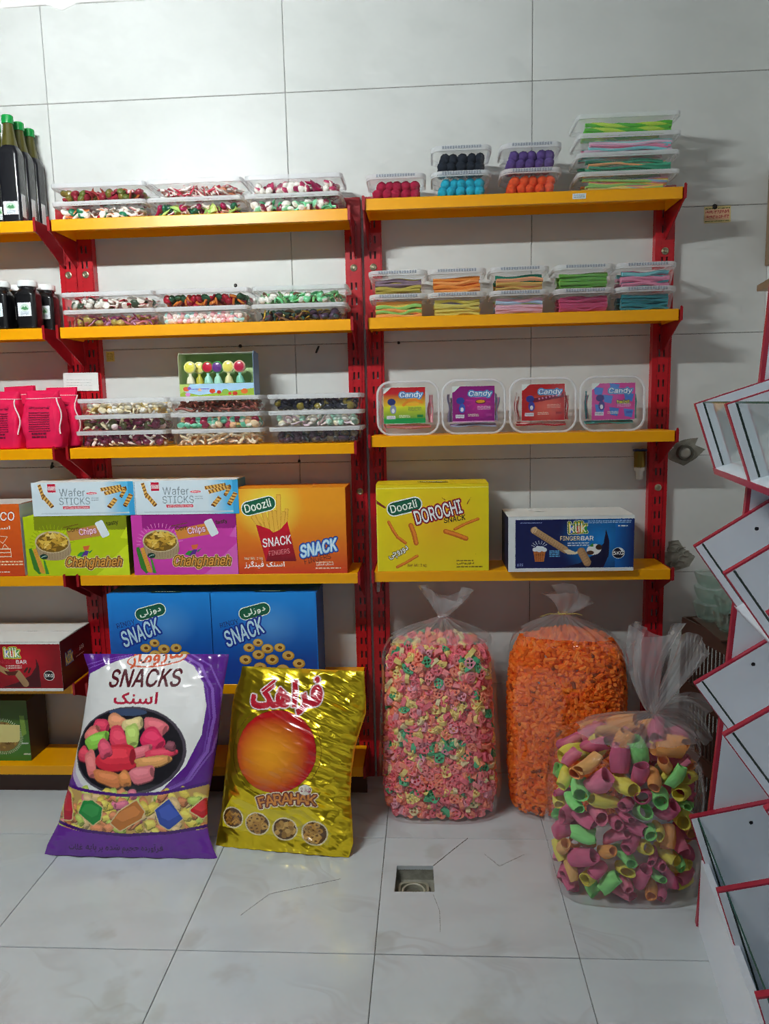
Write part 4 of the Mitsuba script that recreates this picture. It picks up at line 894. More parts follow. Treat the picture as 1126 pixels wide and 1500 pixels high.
# ------------------------------------------------------------------ cartons
def carton(name, label, x0, x1, y0, y1, z0, z1, col, side=None, top=None, flaps=True, rot=0.0):
    """a folded cardboard box: body, two top flaps that meet with a dark slit, taped seam"""
    t = thing(name, label, 'carton')
    c = ((x0 + x1) / 2, (y0 + y1) / 2)
    at = T().translate([c[0], c[1], 0]).rotate([0, 0, 1], rot)
    X0, X1, Y0, Y1 = x0 - c[0], x1 - c[0], y0 - c[1], y1 - c[1]
    m = cham(X0, X1, Y0, Y1, z0 + .0004, z1 - .003, .0015)
    cc = np.tile(lin(col), (len(m.vertices), 1))
    put('body', shape(m, 'mat_card', cc), None, parent=t, at=at)
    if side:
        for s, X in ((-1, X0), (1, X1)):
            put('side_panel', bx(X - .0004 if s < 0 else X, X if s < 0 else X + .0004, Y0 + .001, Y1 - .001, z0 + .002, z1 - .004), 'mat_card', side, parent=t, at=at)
    tc = top or col
    ym = (Y0 + Y1) / 2
    f = []
    for (a, b, w) in ((Y0, ym - .0008, .0012), (ym + .0008, Y1, .0007)):
        n = 12
        xs = np.linspace(X0 + .0005, X1 - .0005, n)
        ev = meshkit.noise(np.c_[xs * 22, xs * 0 + a * 40, xs * 0 + z1 * 9]) * .0035
        v, q = [], []
        for i in range(n):
            hinge = 0 if a == Y0 else ev[i]
            free = ev[i] if a == Y0 else 0
            v += [(xs[i], a, z1 - .003 + hinge * (a != Y0) + .0002), (xs[i], b, z1 - .003 + (free if a == Y0 else .0002)), (xs[i], a, z1 - .003 + w + hinge * (a != Y0) + .0002), (xs[i], b, z1 - .003 + w + (free if a == Y0 else .0002))]
        for i in range(n - 1):
            k = 4 * i
            for (p0, p1) in ((2, 3), (1, 0), (3, 1), (0, 2)):
                q += [[k + p0, k + 4 + p0, k + 4 + p1], [k + p0, k + 4 + p1, k + p1]]
        q += [[0, 1, 3], [0, 3, 2], [4 * n - 4, 4 * n - 1, 4 * n - 3], [4 * n - 4, 4 * n - 2, 4 * n - 1]]
        mm = trimesh.Trimesh(np.array(v), np.array(q), process=False); mm.fix_normals()
        put('top_flap', mm, 'mat_card', tc, parent=t, at=at)
    return t, at

def print_on(t, at, art, x0, x1, y0, z0, mat='mat_card'):
    m, c = art.flat()
    v = m.vertices
    m.vertices = np.c_[v[:, 0] - (x1 - x0) / 2, np.full(len(v), y0 - .0004), v[:, 1] + z0 + .0006]
    put('front_print', shape(m, mat, c), None, parent=t, at=at)

def capsule(cx, cy, w, h, a):
    r = h / 2
    return affinity.rotate(LineString([(cx - w / 2 + r, cy), (cx + w / 2 - r, cy)]).buffer(r), a, origin=(cx, cy))
def logo(A, cx, cy, w, h, a, txt, arab=None):
    A.add(capsule(cx, cy, w + 18, h + 18, a), '#f2f6ee'); A.add(capsule(cx, cy, w, h, a), '#0f4a33'); A.add(capsule(cx, cy, w - 14, h - 16, a), '#176144')
    if arab: A.arab(arab, cx - w * .36 * math.cos(math.radians(a)), cy + h * .16 - w * .36 * math.sin(math.radians(a)), h * .46, '#f4faf0', width=w * .74, rot=-a)
    else: A.text(txt, cx - w * .40 * math.cos(math.radians(a)), cy + h * .27 - w * .40 * math.sin(math.radians(a)), h * .6, '#f4faf0', width=w * .8, rot=-a, outline=((3, '#0c3a2a'),))

# finger snack carton (orange)
A = Art((20, 100, 1055, 885), .362, .284)
def og(x, y):
    b = vgrad(300, '#f09a1c', 900, '#d4381e')(x, y)
    g = np.clip(1 - np.hypot((x - 330) / 330, (y - 260) / 330), 0, 1)[:, None] ** .8
    return b * (1 - g) + lin('#f4e24a') * g
A.add(sbox(20, 100, 1055, 885), None, og)
for (x, y, w, l, a) in ((250, 400, 46, 190, -25), (300, 390, 44, 230, -14), (350, 370, 46, 250, -4), (425, 320, 44, 330, 2), (490, 380, 36, 190, 8), (390, 400, 44, 200, -6), (210, 400, 40, 130, -38), (460, 400, 40, 180, 10)):
    s = affinity.rotate(sbox(x - w / 2, y - l / 2, x + w / 2, y + l / 2), a)
    A.add(s, '#d99a2c'); A.add(affinity.scale(s, .72, .95), '#efb945')
A.add([(205, 430), (330, 470), (365, 505), (430, 480), (505, 400), (575, 770), (285, 770)], None, vgrad(420, '#d8182e', 780, '#7a1420'))
A.add([(205, 430), (250, 440), (300, 490), (365, 505), (285, 770)], '#c8182c')
A.text('SNACK', 262, 640, 78, '#f6eef0', width=275, rot=7, shear=4); A.text('FINGERS', 318, 718, 44, '#e88a90', bold=False, width=200, rot=6)
logo(A, 237, 258, 320, 120, -13, 'Doozli')
A.text('SNACK', 618, 738, 108, '#d9f0fb', width=350, rot=11, shear=10, outline=((16, '#23409a'), (6, '#7ab8ea')))
A.text('FINGERS', 655, 800, 52, '#5a1420', bold=False, width=255, rot=11)
A.text('Net Wt. 2 kg', 80, 752, 24, '#f0d4b0', width=175); A.arab('snackfing', 76, 820, 46, '#fdf6f0', width=385)
A.scrib(755, 778, 165, 10, '#f0d0b0', 1); A.arab('snackfing', 755, 812, 22, '#f6e6d8', width=170); A.scrib(755, 832, 240, 12, '#efc8a8', 1)
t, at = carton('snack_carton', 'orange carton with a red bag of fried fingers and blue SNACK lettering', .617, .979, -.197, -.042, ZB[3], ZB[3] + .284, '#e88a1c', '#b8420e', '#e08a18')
print_on(t, at, A, .617, .979, -.077 - .0 + -.0775 + .077, ZB[3])

# corn snack cartons: yellow-green and magenta
def corn(bg, dark, beam):
    A = Art((25, 45, 1030, 625), .352, .202)
    A.rect(25, 45, 1030, 625, bg)
    A.add([(130, 45), (1030, 45), (1030, 180), (130, 180)], dark[0])
    A.add([(860, 470), (1030, 320), (1030, 625), (700, 625), (780, 560)], beam); A.add([(960, 260), (1030, 150), (1030, 270)], beam)
    for (cx, a0) in ((150, 0),):
        for k in range(18):
            an = math.radians(180 + k * 10); A.line([(290 + 185 * math.cos(an), 330 + 165 * math.sin(an)), (290 + 225 * math.cos(an), 330 + 205 * math.sin(an))], 6, dark[1])
    A.add(ell(300, 370, 175, 105), '#8f7a58'); A.add([(125, 310), (475, 310), (455, 440), (380, 470), (230, 470), (150, 430)], '#a89070')
    for k in range(12): A.line([(140 + k * 28, 400 + 5 * abs(6 - k) * -1), (150 + k * 26, 462 - 3 * abs(6 - k))], 5, '#927a58')
    A.add(ell(295, 295, 172, 108), '#c8b48a'); A.add(ell(295, 300, 158, 94), '#7a5a1c')
    r = np.random.default_rng(4)
    for k in range(46):
        an, q = r.uniform(0, 6.28), math.sqrt(r.uniform(0, 1))
        x, y, s, o = 295 + 138 * q * math.cos(an), 292 + 76 * q * math.sin(an), r.uniform(28, 44), r.uniform(0, 6.28)
        p = [(x + s * math.cos(o + d), y + s * .8 * math.sin(o + d)) for d in (0, 2.3, 3.9)]
        A.add(p, ('#e0b84a', '#c89a34', '#eccb6a', '#a87c24')[k % 4])
    A.add([(55, 360), (85, 350), (160, 600), (140, 612), (90, 560)], '#3a7a2a'); A.add([(95, 365), (130, 355), (200, 590), (190, 608), (150, 590)], '#d99a3a'); A.add([(190, 470), (205, 470), (238, 608), (205, 608)], '#3f8a2e')
    for k in range(9): A.line([(105 + k * 9, 395 + k * 23), (130 + k * 7, 390 + k * 23)], 3, '#b87820')
    A.add(ell(200, 437, 38, 27), '#16382c'); A.line([(175, 445), (200, 432), (226, 430)], 5, '#cfe8d8')
    A.add([(440, 190), (800, 118), (850, 190), (790, 235), (470, 285)], '#d8883a' if dark[2] else '#c08a44'); A.line([(410, 155), (560, 125)], 7, '#6a4a10')
    A.text('Corn', 450, 200, 42, '#5a3a10', width=120, rot=6); A.text('Chips', 568, 232, 58, '#f2d8e4', width=170, rot=8, outline=((5, '#b84a5a'),))
    A.add(affinity.rotate(sbox(765, 105, 820, 240).buffer(14), -24), '#e4eef0')
    A.text('tasty', 838, 140, 36, '#2e2a08', width=115, rot=8); 
    for (p, c) in (([(525, 430), (560, 395), (600, 390), (585, 445)], '#2f8f3a'), ([(560, 445), (610, 380), (645, 385), (625, 430)], '#5a2f88'), ([(600, 380), (590, 340), (660, 330), (640, 375)], '#d9683a'), ([(640, 395), (690, 370), (650, 410)], '#2f7a4a')): A.add(p, c)
    A.text('Chahghaheh', 402, 535, 92, '#d99a44', width=550, shear=14, outline=((13, '#f0dca0'), (8, '#6a3a10')))
    return A
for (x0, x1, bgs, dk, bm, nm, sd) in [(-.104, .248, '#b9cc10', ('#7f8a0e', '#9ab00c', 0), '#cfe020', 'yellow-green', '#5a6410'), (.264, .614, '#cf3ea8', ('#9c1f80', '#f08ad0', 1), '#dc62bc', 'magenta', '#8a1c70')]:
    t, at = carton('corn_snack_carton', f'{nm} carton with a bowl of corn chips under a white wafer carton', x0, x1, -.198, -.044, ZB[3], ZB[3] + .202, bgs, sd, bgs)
    print_on(t, at, corn(bgs, dk, bm), x0, x1, -.077, ZB[3])

# white wafer stick cartons
def wafer():
    A = Art((50, 90, 1065, 430), .345, .112)
    A.rect(50, 90, 1065, 430, '#d6e4ec')
    A.add(sbox(760, 90, 1065, 430), None, hgrad(760, '#d6e4ec', 960, '#5ab8e4'))
    A.rect(130, 398, 1065, 412, '#c2d0d8'); A.rect(1010, 90, 1065, 430, '#3aa0d4')
    def stick(p, q, w):
        p, q = np.array(p, float), np.array(q, float); d = (q - p); L = np.hypot(*d); d /= L; n = np.array([-d[1], d[0]])
        A.add([p - n * w, q - n * w, q + n * w, p + n * w], '#e0b05a')
        k = 0
        while k < L - 8:
            a = p + d * k
            A.add([a - n * w, a + d * 13 - n * w * .9, a + d * 24 + n * w, a + d * 11 + n * w], '#7a4a1e'); k += 33
        A.add(affinity.rotate(ell(q[0], q[1], w * .4, w), math.degrees(math.atan2(d[1], d[0])), origin=tuple(q)), '#5a2e12')
    for (p, q, w) in (((130, 110), (165, 250), 17), ((160, 225), (245, 335), 21), ((740, 170), (940, 140), 18), ((775, 210), (990, 158), 20), ((985, 165), (935, 245), 17), ((885, 262), (815, 345), 22), ((1040, 220), (970, 335), 22)): stick(p, q, w)
    A.rect(212, 105, 292, 190, '#c01a3a'); A.rect(216, 130, 288, 168, '#f0dce0'); A.text('CITO', 222, 162, 26, '#c01a3a', width=60)
    A.text('Wafer', 325, 232, 76, '#7c8c96', bold=False, width=258); A.text('STICKS', 318, 318, 72, '#7c8c96', bold=False, width=308)
    A.add(ell(648, 205, 52, 13), '#d82c4a'); A.text('Vanilla', 612, 212, 16, '#f6e8ea', width=72); A.scrib(640, 250, 75, 7, '#8c9ca6', 2, 3)
    A.rect(352, 332, 618, 360, '#cf1f40', 5); A.text('with Cocoa Nut Cream', 362, 354, 17, '#f8e4e8', width=246); A.scrib(790, 112, 140, 8, '#b8dcec', 1)
    return A
for (x0, x1, z, lab, r) in [(-.066, .2815, ZB[3] + .203, 'white and blue wafer stick carton on the yellow-green corn chip carton', .3), (.284, .6145, ZB[3] + .203, 'white and blue wafer stick carton on the magenta corn chip carton', -.2)]:
    t, at = carton('wafer_carton', lab, x0, x1, -.1975, -.042, z, z + .112, '#d8e0e2', '#3a8cb8', '#dfe4e2', rot=r)
    print_on(t, at, wafer(), x0, x1, -.0778, z)
# yellow carton
A = Art((148, 130, 922, 720), .362, .275)
A.add(sbox(148, 130, 922, 720), None, rgrad(560, 420, 430, '#ecb81e', '#e8d414', .9))
A.rect(148, 130, 922, 137, '#f4e660'); A.rect(148, 130, 156, 720, '#f2e24a')
A.add([(150, 215), (215, 265), (210, 275), (152, 240)], '#7a2a1a'); A.add([(805, 195), (770, 250), (778, 250)], '#7a2a1a'); A.add([(600, 205), (628, 218), (622, 222)], '#7a2a1a')
def stickp(pts, w, c1, c2):
    A.line(pts, w, c1); A.line([(x + 2, y - 3) for x, y in pts], w * .5, c2)
for p, w in (([(232, 370), (262, 430), (290, 475), (345, 518)], 22), ([(690, 425), (770, 385), (850, 355)], 20), ([(625, 440), (700, 465), (765, 492)], 34), ([(285, 690), (345, 660), (425, 612)], 20), ([(385, 395), (405, 450), (420, 520)], 34)):
    stickp(p, w, '#c8641e', '#e8862c')
logo(A, 343, 262, 235, 88, -13, 'Doozli')
A.text('DOROCHI', 425, 388, 92, '#f6f4f2', width=330, rot=14, outline=((10, '#b01c2a'), (5, '#5a1a2a')))
A.text('SNACK', 615, 382, 36, '#3a2412', width=150, rot=9, shear=6)
A.arab('dorochi', 232, 628, 44, '#f4f0e0', width=150, rot=26, outline=((4, '#4a3a1a'),))
A.text('Net Wt : 2 kg', 360, 688, 20, '#8a5a1a', width=130); A.scrib(700, 645, 120, 8, '#7a5a1c', 1); A.arab('dorochi', 700, 672, 20, '#6a4a18', width=120); A.scrib(700, 688, 180, 9, '#7a5a1c', 1)
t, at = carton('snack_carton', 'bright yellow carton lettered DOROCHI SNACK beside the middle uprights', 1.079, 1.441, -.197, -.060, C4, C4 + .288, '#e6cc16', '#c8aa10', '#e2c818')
m = bx(-.115, .012, -.004, .004, 0, .0006)
print_on(t, at, A, 1.079, 1.441, -.0685, C4)
A2 = Art((0, 0, 240, 40), .105, .018); A2.add(capsule(120, 20, 230, 36, 0), '#123c2c'); A2.text('Doozli', 50, 32, 24, '#e8f4e8', width=140)
mm, cc = A2.flat(); v = mm.vertices; mm.vertices = np.c_[v[:, 0] - .05, v[:, 1] - .045, np.full(len(v), C4 + .2905)]
put('top_print', shape(mm, 'mat_card', cc), None, parent=t, at=at)
# blue and white finger bar carton
A = Art((40, 120, 1085, 590), .396, .178)
A.rect(40, 120, 1085, 590, '#dfe4e6')
A.add(sbox(100, 145, 1085, 560), None, lambda x, y: lin('#101a52') + (lin('#1a86d8') - lin('#101a52')) * np.clip(1 - np.hypot((x - 800) / 330, (y - 330) / 300), 0, 1)[:, None] ** .9)
A.add([(852, 235), (880, 330), (880, 450), (835, 560), (480, 560), (640, 520), (770, 440), (835, 350)], '#0e1238')
A.add(sbox(930, 145, 1085, 560), None, hgrad(930, '#1668b8', 1085, '#12205e'))
def barp(pts, w, c): A.line(pts, w, c)
barp([(255, 235), (515, 405)], 58, '#a8825c'); barp([(255, 228), (515, 398)], 40, '#c09a70'); A.add(ell(258, 232, 22, 30, 30), '#d8b890')
for k in range(14): A.line([(268 + k * 18, 222 + k * 12), (252 + k * 18, 256 + k * 12)], 3, '#8a6644')
A.add([(500, 410), (545, 400), (600, 425), (640, 405), (650, 425), (600, 445), (540, 445)], '#e0d4b4')
barp([(650, 420), (700, 515)], 66, '#a8825c'); barp([(645, 418), (692, 512)], 44, '#bf966a')
for k in range(5): A.line([(628 + k * 12, 440 + k * 20), (676 + k * 10, 418 + k * 20)], 3, '#8a6644')
A.text('klik', 545, 262, 88, '#f0d028', width=150, rot=2, outline=((12, '#f4ecc0'), (7, '#1f6a3a')))
for (x, c) in ((552, '#2858c8'), (612, '#d83a2a'), (640, '#e8c828'), (668, '#2f9a3a')): A.add([(x, 205), (x + 26, 195), (x + 26, 258), (x, 268)], c)
A.text('klik', 550, 258, 72, '#f6f2d8', width=140, rot=2)
A.text('FINGER', 472, 325, 36, '#f0dcae', width=165); A.text('BAR', 645, 325, 36, '#f4f4f4', width=105)
A.scrib(535, 343, 180, 10, '#c8d4e8', 2, 1.9)
A.add([(248, 410), (355, 410), (338, 505), (265, 505)], '#a85a2a'); A.add(sbox(256, 440, 346, 450), '#7a3c18'); 
for k in range(5): A.line([(262 + k * 20, 412), (268 + k * 17, 503)], 5, '#c87a3c')
for (x, y) in ((265, 400), (290, 385), (320, 388), (342, 402), (300, 405)): A.add(ell(x, y, 22, 18), '#e4ecf4')
for k in range(7): A.line([(300 + 40 * math.cos(a), 380 + 28 * math.sin(a)) for a in (-2.9 + k * .42,)] + [(300 + 68 * math.cos(-2.9 + k * .42), 375 + 50 * math.sin(-2.9 + k * .42))], 4, '#e8f0f8')
A.scrib(385, 408, 85, 9, '#6ab8e8', 4, 1.7)
A.add(ell(755, 405, 62, 46, -15), '#f0f0ec'); A.add(ell(795, 385, 26, 24), '#3a2418'); A.add(ell(725, 432, 30, 18), '#4a2c1c'); A.add([(712, 378), (745, 348), (752, 380)], '#3a8a3a')
A.add(ell(958, 437, 53, 48), '#d8dce0'); A.add(ell(958, 437, 47, 43), '#0e1428'); A.text('5KG', 916, 452, 30, '#f6f6f6', width=84); A.add([(958, 394), (990, 425), (1004, 428), (985, 400)], '#e8ecf0')
A.scrib(140, 168, 180, 7, '#8898c8', 1); A.scrib(700, 158, 360, 8, '#9ac0e8', 2, 1.8); A.scrib(950, 200, 80, 12, '#c8d8e8', 1); A.scrib(115, 520, 50, 8, '#8898c8', 2)
t, at = carton('wafer_bar_carton', 'white and dark blue carton of finger bars marked 5KG, overhanging its shelf', 1.500, 1.896, -.222, -.036, C4, C4 + .182, '#dfe3e4', '#20263f', '#dfe2de', rot=.4)
print_on(t, at, A, 1.500, 1.896, -.093, C4)
# blue ring snack cartons
def ringy():
    A = Art((30, 95, 1040, 1005), .352, .317)
    A.add(sbox(30, 95, 1040, 1005), None, lambda x, y: lin('#1a8ce4') * (1 - np.clip((y - 95) / 700, 0, 1)[:, None]) + lin('#1c4aa8') * np.clip((y - 95) / 700, 0, 1)[:, None] + .25 * np.clip(1 - np.hypot((x - 600) / 300, (y - 420) / 260), 0, 1)[:, None] * np.array([.3, .6, .6]))
    logo(A, 450, 278, 300, 112, -15, '', 'doozli')
    A.text('RINGY', 115, 442, 48, '#1c2270', bold=False, width=185, rot=14)
    A.text('SNACK', 170, 632, 150, '#c8ecfa', width=400, rot=22, shear=8, outline=((16, '#1c3a9a'),))
    r = np.random.default_rng(2)
    for (x, y, s) in ((470, 590, 50), (380, 640, 55), (560, 650, 60), (680, 640, 55), (470, 710, 60), (340, 760, 60), (600, 760, 65), (760, 720, 60), (480, 840, 65), (700, 860, 65), (860, 800, 60)):
        A.add(ell(x, y, s, s * .8), '#c8963a'); A.add(ell(x - 4, y - 5, s * .82, s * .62), '#e6bd62'); A.add(ell(x + 3, y, s * .36, s * .27), '#7a4a1a')
    A.scrib(860, 930, 140, 10, '#d8e8f4', 1)
    return A
for (x0, x1, lab) in [(.162, .514, 'left bright blue carton of ring snacks above the purple snack bag'), (.5165, .872, 'right bright blue carton of ring snacks above the golden snack bag')]:
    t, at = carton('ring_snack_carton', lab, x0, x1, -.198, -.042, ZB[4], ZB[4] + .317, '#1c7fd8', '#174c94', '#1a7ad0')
    print_on(t, at, ringy(), x0, x1, -.078, ZB[4])
    A2 = Art((0, 0, 320, 40), .110, .016); A2.add(capsule(160, 20, 310, 36, 0), '#123c2c'); A2.scrib(60, 14, 200, 10, '#d0e4d8', 1)
    mm, cc = A2.flat(); v = mm.vertices; mm.vertices = np.c_[v[:, 0] - .035, v[:, 1] - .068, np.full(len(v), ZB[4] + .3192)]
    put('top_print', shape(mm, 'mat_card', cc), None, parent=t, at=at)
# red finger bar carton
A = Art((-440, 405, 500, 812), .390, .170)
A.add(sbox(-440, 405, 500, 812), None, lambda x, y: lin('#8a0c18') + (lin('#c81426') - lin('#8a0c18')) * np.clip(1 - np.hypot((x - 190) / 260, (y - 560) / 220), 0, 1)[:, None])
A.add([(295, 540), (315, 600), (318, 780), (260, 780), (0, 780), (120, 740), (240, 680), (290, 610)], '#4a0c14'); A.rect(-440, 405, 500, 421, '#e0e0dc'); A.rect(-440, 787, 500, 812, '#dedcd4')
A.text('klik', 36, 530, 78, '#f4ecc8', width=130, outline=((10, '#e8d048'), (5, '#2a7a3a')))
for (x, c) in ((44, '#2858c8'), (88, '#d83a2a'), (112, '#e8c828'), (136, '#2f9a3a')): A.add([(x, 478), (x + 20, 470), (x + 20, 520), (x, 528)], c)
A.text('klik', 42, 528, 62, '#f8f4e0', width=120)
A.text('FINGER', -60, 582, 30, '#c03040', width=175); A.text('BAR', 128, 582, 30, '#f0ecec', width=88); A.scrib(40, 596, 132, 9, '#e0c8c0', 2, 1.9)
A.line([(-60, 590), (40, 650)], 48, '#b08a5c'); A.line([(135, 665), (190, 748)], 58, '#a8825c'); A.add([(20, 640), (80, 650), (140, 640), (110, 680), (50, 680)], '#5a2418')
A.line([(190, 650), (215, 620)], 16, '#3a1a10'); A.line([(225, 655), (240, 622)], 14, '#3a1a10')
A.add(ell(392, 682, 45, 42), '#e0d8d0'); A.add(ell(392, 682, 40, 37), '#1a1014'); A.text('5KG', 358, 695, 26, '#f4f0ec', width=70)
t, at = carton('wafer_bar_carton', 'dark red carton of finger bars with white edges above the green carton', -.372, .018, -.262, -.038, ZB[4], ZB[4] + .174, '#b9b8b2', '#4a0c14', '#dcdedb', rot=0)
print_on(t, at, A, -.372, .018, -.112, ZB[4])
As = Art((0, 0, 200, 150), .20, .15); As.text('klik', 20, 80, 40, '#e8d048', width=52, outline=((3, '#2a5aa0'),)); As.text('BAR', 120, 62, 16, '#c8b8b8', width=34); As.text('FINGER', 74, 66, 16, '#8a1c28', width=44); As.scrib(90, 74, 60, 4, '#aa8888', 1)
mm, cc = As.flat(); v = mm.vertices; mm.vertices = np.c_[np.full(len(v), .195 + .0006), v[:, 0] - .10, v[:, 1] + ZB[4] + .01]
put('side_print', shape(mm, 'mat_card', cc), None, parent=t, at=at)
# green carton on the lowest shelf
A = Art((-1080, 67, 450, 1110), .332, .224)
A.add(sbox(-1080, 67, 450, 1110), None, vgrad(100, '#4a5a20', 1100, '#3f7a2e'))
A.add(ell(0, 700, 330, 290), '#5a7a30')
for k in range(60):
    a = k * 2 * math.pi / 60; A.line([(0 + 300 * math.cos(a), 690 + 265 * math.sin(a)), (0 + 345 * math.cos(a), 690 + 310 * math.sin(a))], 10, '#c8d0b0')
A.add(ell(0, 690, 290, 255), '#8a6a34')
r = np.random.default_rng(8)
for k in range(70):
    a, q = r.uniform(0, 6.28), math.sqrt(r.uniform(0, 1)); A.add(ell(270 * q * math.cos(a), 690 + 235 * q * math.sin(a), 30, 20, r.uniform(0, 180)), ('#a8843c', '#6a4a1c', '#8a6a2c')[k % 3])
A.add([(310, 330), (390, 330), (410, 640), (330, 690)], '#7a9a3c'); A.rect(310, 795, 425, 822, '#b8c4b0'); A.rect(330, 980, 445, 1010, '#b8c4b0')
A.add([(-700, 455), (310, 490), (290, 740), (250, 790), (-700, 800)], '#e2d488')
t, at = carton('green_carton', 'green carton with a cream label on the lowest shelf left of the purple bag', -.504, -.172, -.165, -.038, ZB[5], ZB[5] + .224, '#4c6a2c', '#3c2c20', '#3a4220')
print_on(t, at, A, -.504, -.172, -.0635, ZB[5])
# orange carton cut by the frame
A = Art((-1530, 130, 430, 1370), .338, .246)
A.add(sbox(-1530, 130, 430, 1370), None, vgrad(130, '#e2641c', 1370, '#d2481a'))
A.text('TACCO', -390, 408, 140, '#f4e8dc', width=710, shear=6, outline=((12, '#c8401a'),)); A.arab('snack', -190, 560, 60, '#f2dccc', width=410)
for p in ([(-140, 665), (150, 690), (40, 800)], [(80, 815), (150, 890), (20, 890)]):
    A.line(p + [p[0]], 14, '#f2c8a4')
for y in (900, 960, 1030): A.line([(-200, y), (180, y)], 16, '#f2d8b8')
A.line([(185, 890), (190, 1040)], 12, '#f2d8b8'); A.line([(-200, 890), (-200, 1040)], 12, '#f2d8b8')
A.scrib(-200, 1105, 620, 26, '#f0c8a0', 2, 1.9); A.scrib(-200, 1285, 330, 20, '#f0d8c0', 1)
t, at = carton('snack_carton', 'orange carton with white taco drawing, cut by the left frame edge', -.452, -.114, -.198, -.044, ZB[3], ZB[3] + .248, '#dc5a1a', '#c9c6c0', '#cfccc8')
print_on(t, at, A, -.452, -.114, -.077, ZB[3])

# ------------------------------------------------------------------ lollipop display box on the brown tub
lz = B3 + .159
t = thing('lollipop_box', 'open pale green display box of wrapped fruit lollipops on a sweet tub', 'display box')
lx0, lx1, ly0, ly1, lh = .447, .690, -.172, -.092, .137
put('tray', cat(bx(lx0, lx1, ly0, ly1, lz + .0006, lz + .002), bx(lx0, lx1, ly1 - .0015, ly1, lz + .002, lz + lh), bx(lx0, lx1, ly0, ly0 + .0015, lz + .002, lz + .040)), 'mat_card', '#a9c48a', parent=t)
put('side_flap', prism(Polygon([(ly0, lz), (ly1, lz), (ly1, lz + lh), (ly0 + .012, lz + lh + .004), (ly0, lz + lh - .012)]), lx0 - .0015, lx0, 'yz'), 'mat_card', '#c8d4b4', parent=t)
put('side_flap', prism(Polygon([(ly0, lz), (ly1, lz), (ly1, lz + lh), (ly0 + .012, lz + lh + .006), (ly0, lz + lh - .008)]), lx1, lx1 + .0015, 'yz'), 'mat_card', '#7f9cc0', parent=t)
put('roof', bx(lx0, lx1, ly0 + .008, ly1, lz + lh, lz + lh + .0012), 'mat_card', '#c4c8b8', parent=t)
A = Art((80, 415, 940, 575), .243, .040)
A.rect(80, 415, 940, 575, '#a9d0ec'); A.add([(80, 500), (300, 560), (940, 480), (940, 575), (80, 575)], '#9ab83a'); A.add([(80, 415), (200, 415), (150, 500), (80, 540)], '#b4cc6a')
for (x, y, rx, c) in ((155, 478, 36, '#e0603c'), (190, 470, 22, '#8a5ac0'), (170, 548, 30, '#d888c8'), (310, 490, 24, '#e8b890'), (458, 510, 34, '#d8482c'), (535, 525, 26, '#c03024'), (610, 520, 40, '#8ab84a'), (720, 545, 30, '#c83c28'), (830, 520, 40, '#e0702c'), (660, 545, 20, '#d8442c')): A.add(ell(x, y, rx, rx * .85), c)
A.rect(215, 475, 300, 485, '#7a6ac8'); A.rect(320, 475, 420, 485, '#7a6ac8'); A.rect(215, 505, 420, 512, '#b8b0e0')
front_print(t, A, lx0, ly0 - .0004, lz)
for k, (c1, c2, px, nm, bag) in enumerate([('#ece25a', '#f4eeb4', .476, 'yellow lemon', '#efe9c8'), ('#f0e07a', '#f6f0c0', .500, 'pale yellow', '#c8c04a'), ('#c8203c', '#3a8a3a', .535, 'red strawberry', '#a4dccc'), ('#6a3a88', '#3a9a3a', .567, 'purple grape', '#a8dcc8'), ('#efe26a', '#f8f2c0', .603, 'yellow citrus', '#e4dca0'), ('#c02848', '#f0c0a8', .640, 'red grapefruit', '#84ccb4')]):
    y = ly0 + .026 + (.02 if k in (1,) else 0)
    q = thing('lollipop', f'{nm} lollipop with a wrapped skirt in the open display box', 'lollipop', 'lollipops in the display box')
    hz = lz + .094 + (0, -.001, .0, -.001, .0, .0)[k]
    head = lathe([(0, -.009), (.014, -.008), (.0195, -.004), (.0205, 0), (.0195, .004), (.014, .008), (0, .009)], 22)
    v = head.vertices; rr = np.hypot(v[:, 0], v[:, 1])
    head.apply_transform(trimesh.transformations.rotation_matrix(math.pi / 2, [1, 0, 0])); head.apply_translation((px, y, hz))
    put('head', shape(head, 'mat_gloss', np.where((rr > .017)[:, None], lin(c2), lin(c1)), True), None, parent=q)
    a = np.arange(16) * 2 * np.pi / 16
    ringz = [(.006, -.019), (.0045, -.026), (.010, -.034), (.014, -.052)]
    R_ = [[(px + (rd * (1 + .25 * math.cos(8 * t + 1) * (rd > .008))) * math.cos(t), y + .7 * rd * math.sin(t), hz + dz) for t in a] for rd, dz in ringz]
    put('wrapper', shape(loft(R_, True, True), 'mat_gloss', bag, 40), None, parent=q)
    put('stick', cyl((px, y, lz + .0025), (px, y, hz - .05), .0018, 6), 'mat_card', '#f0f0ec', parent=q)

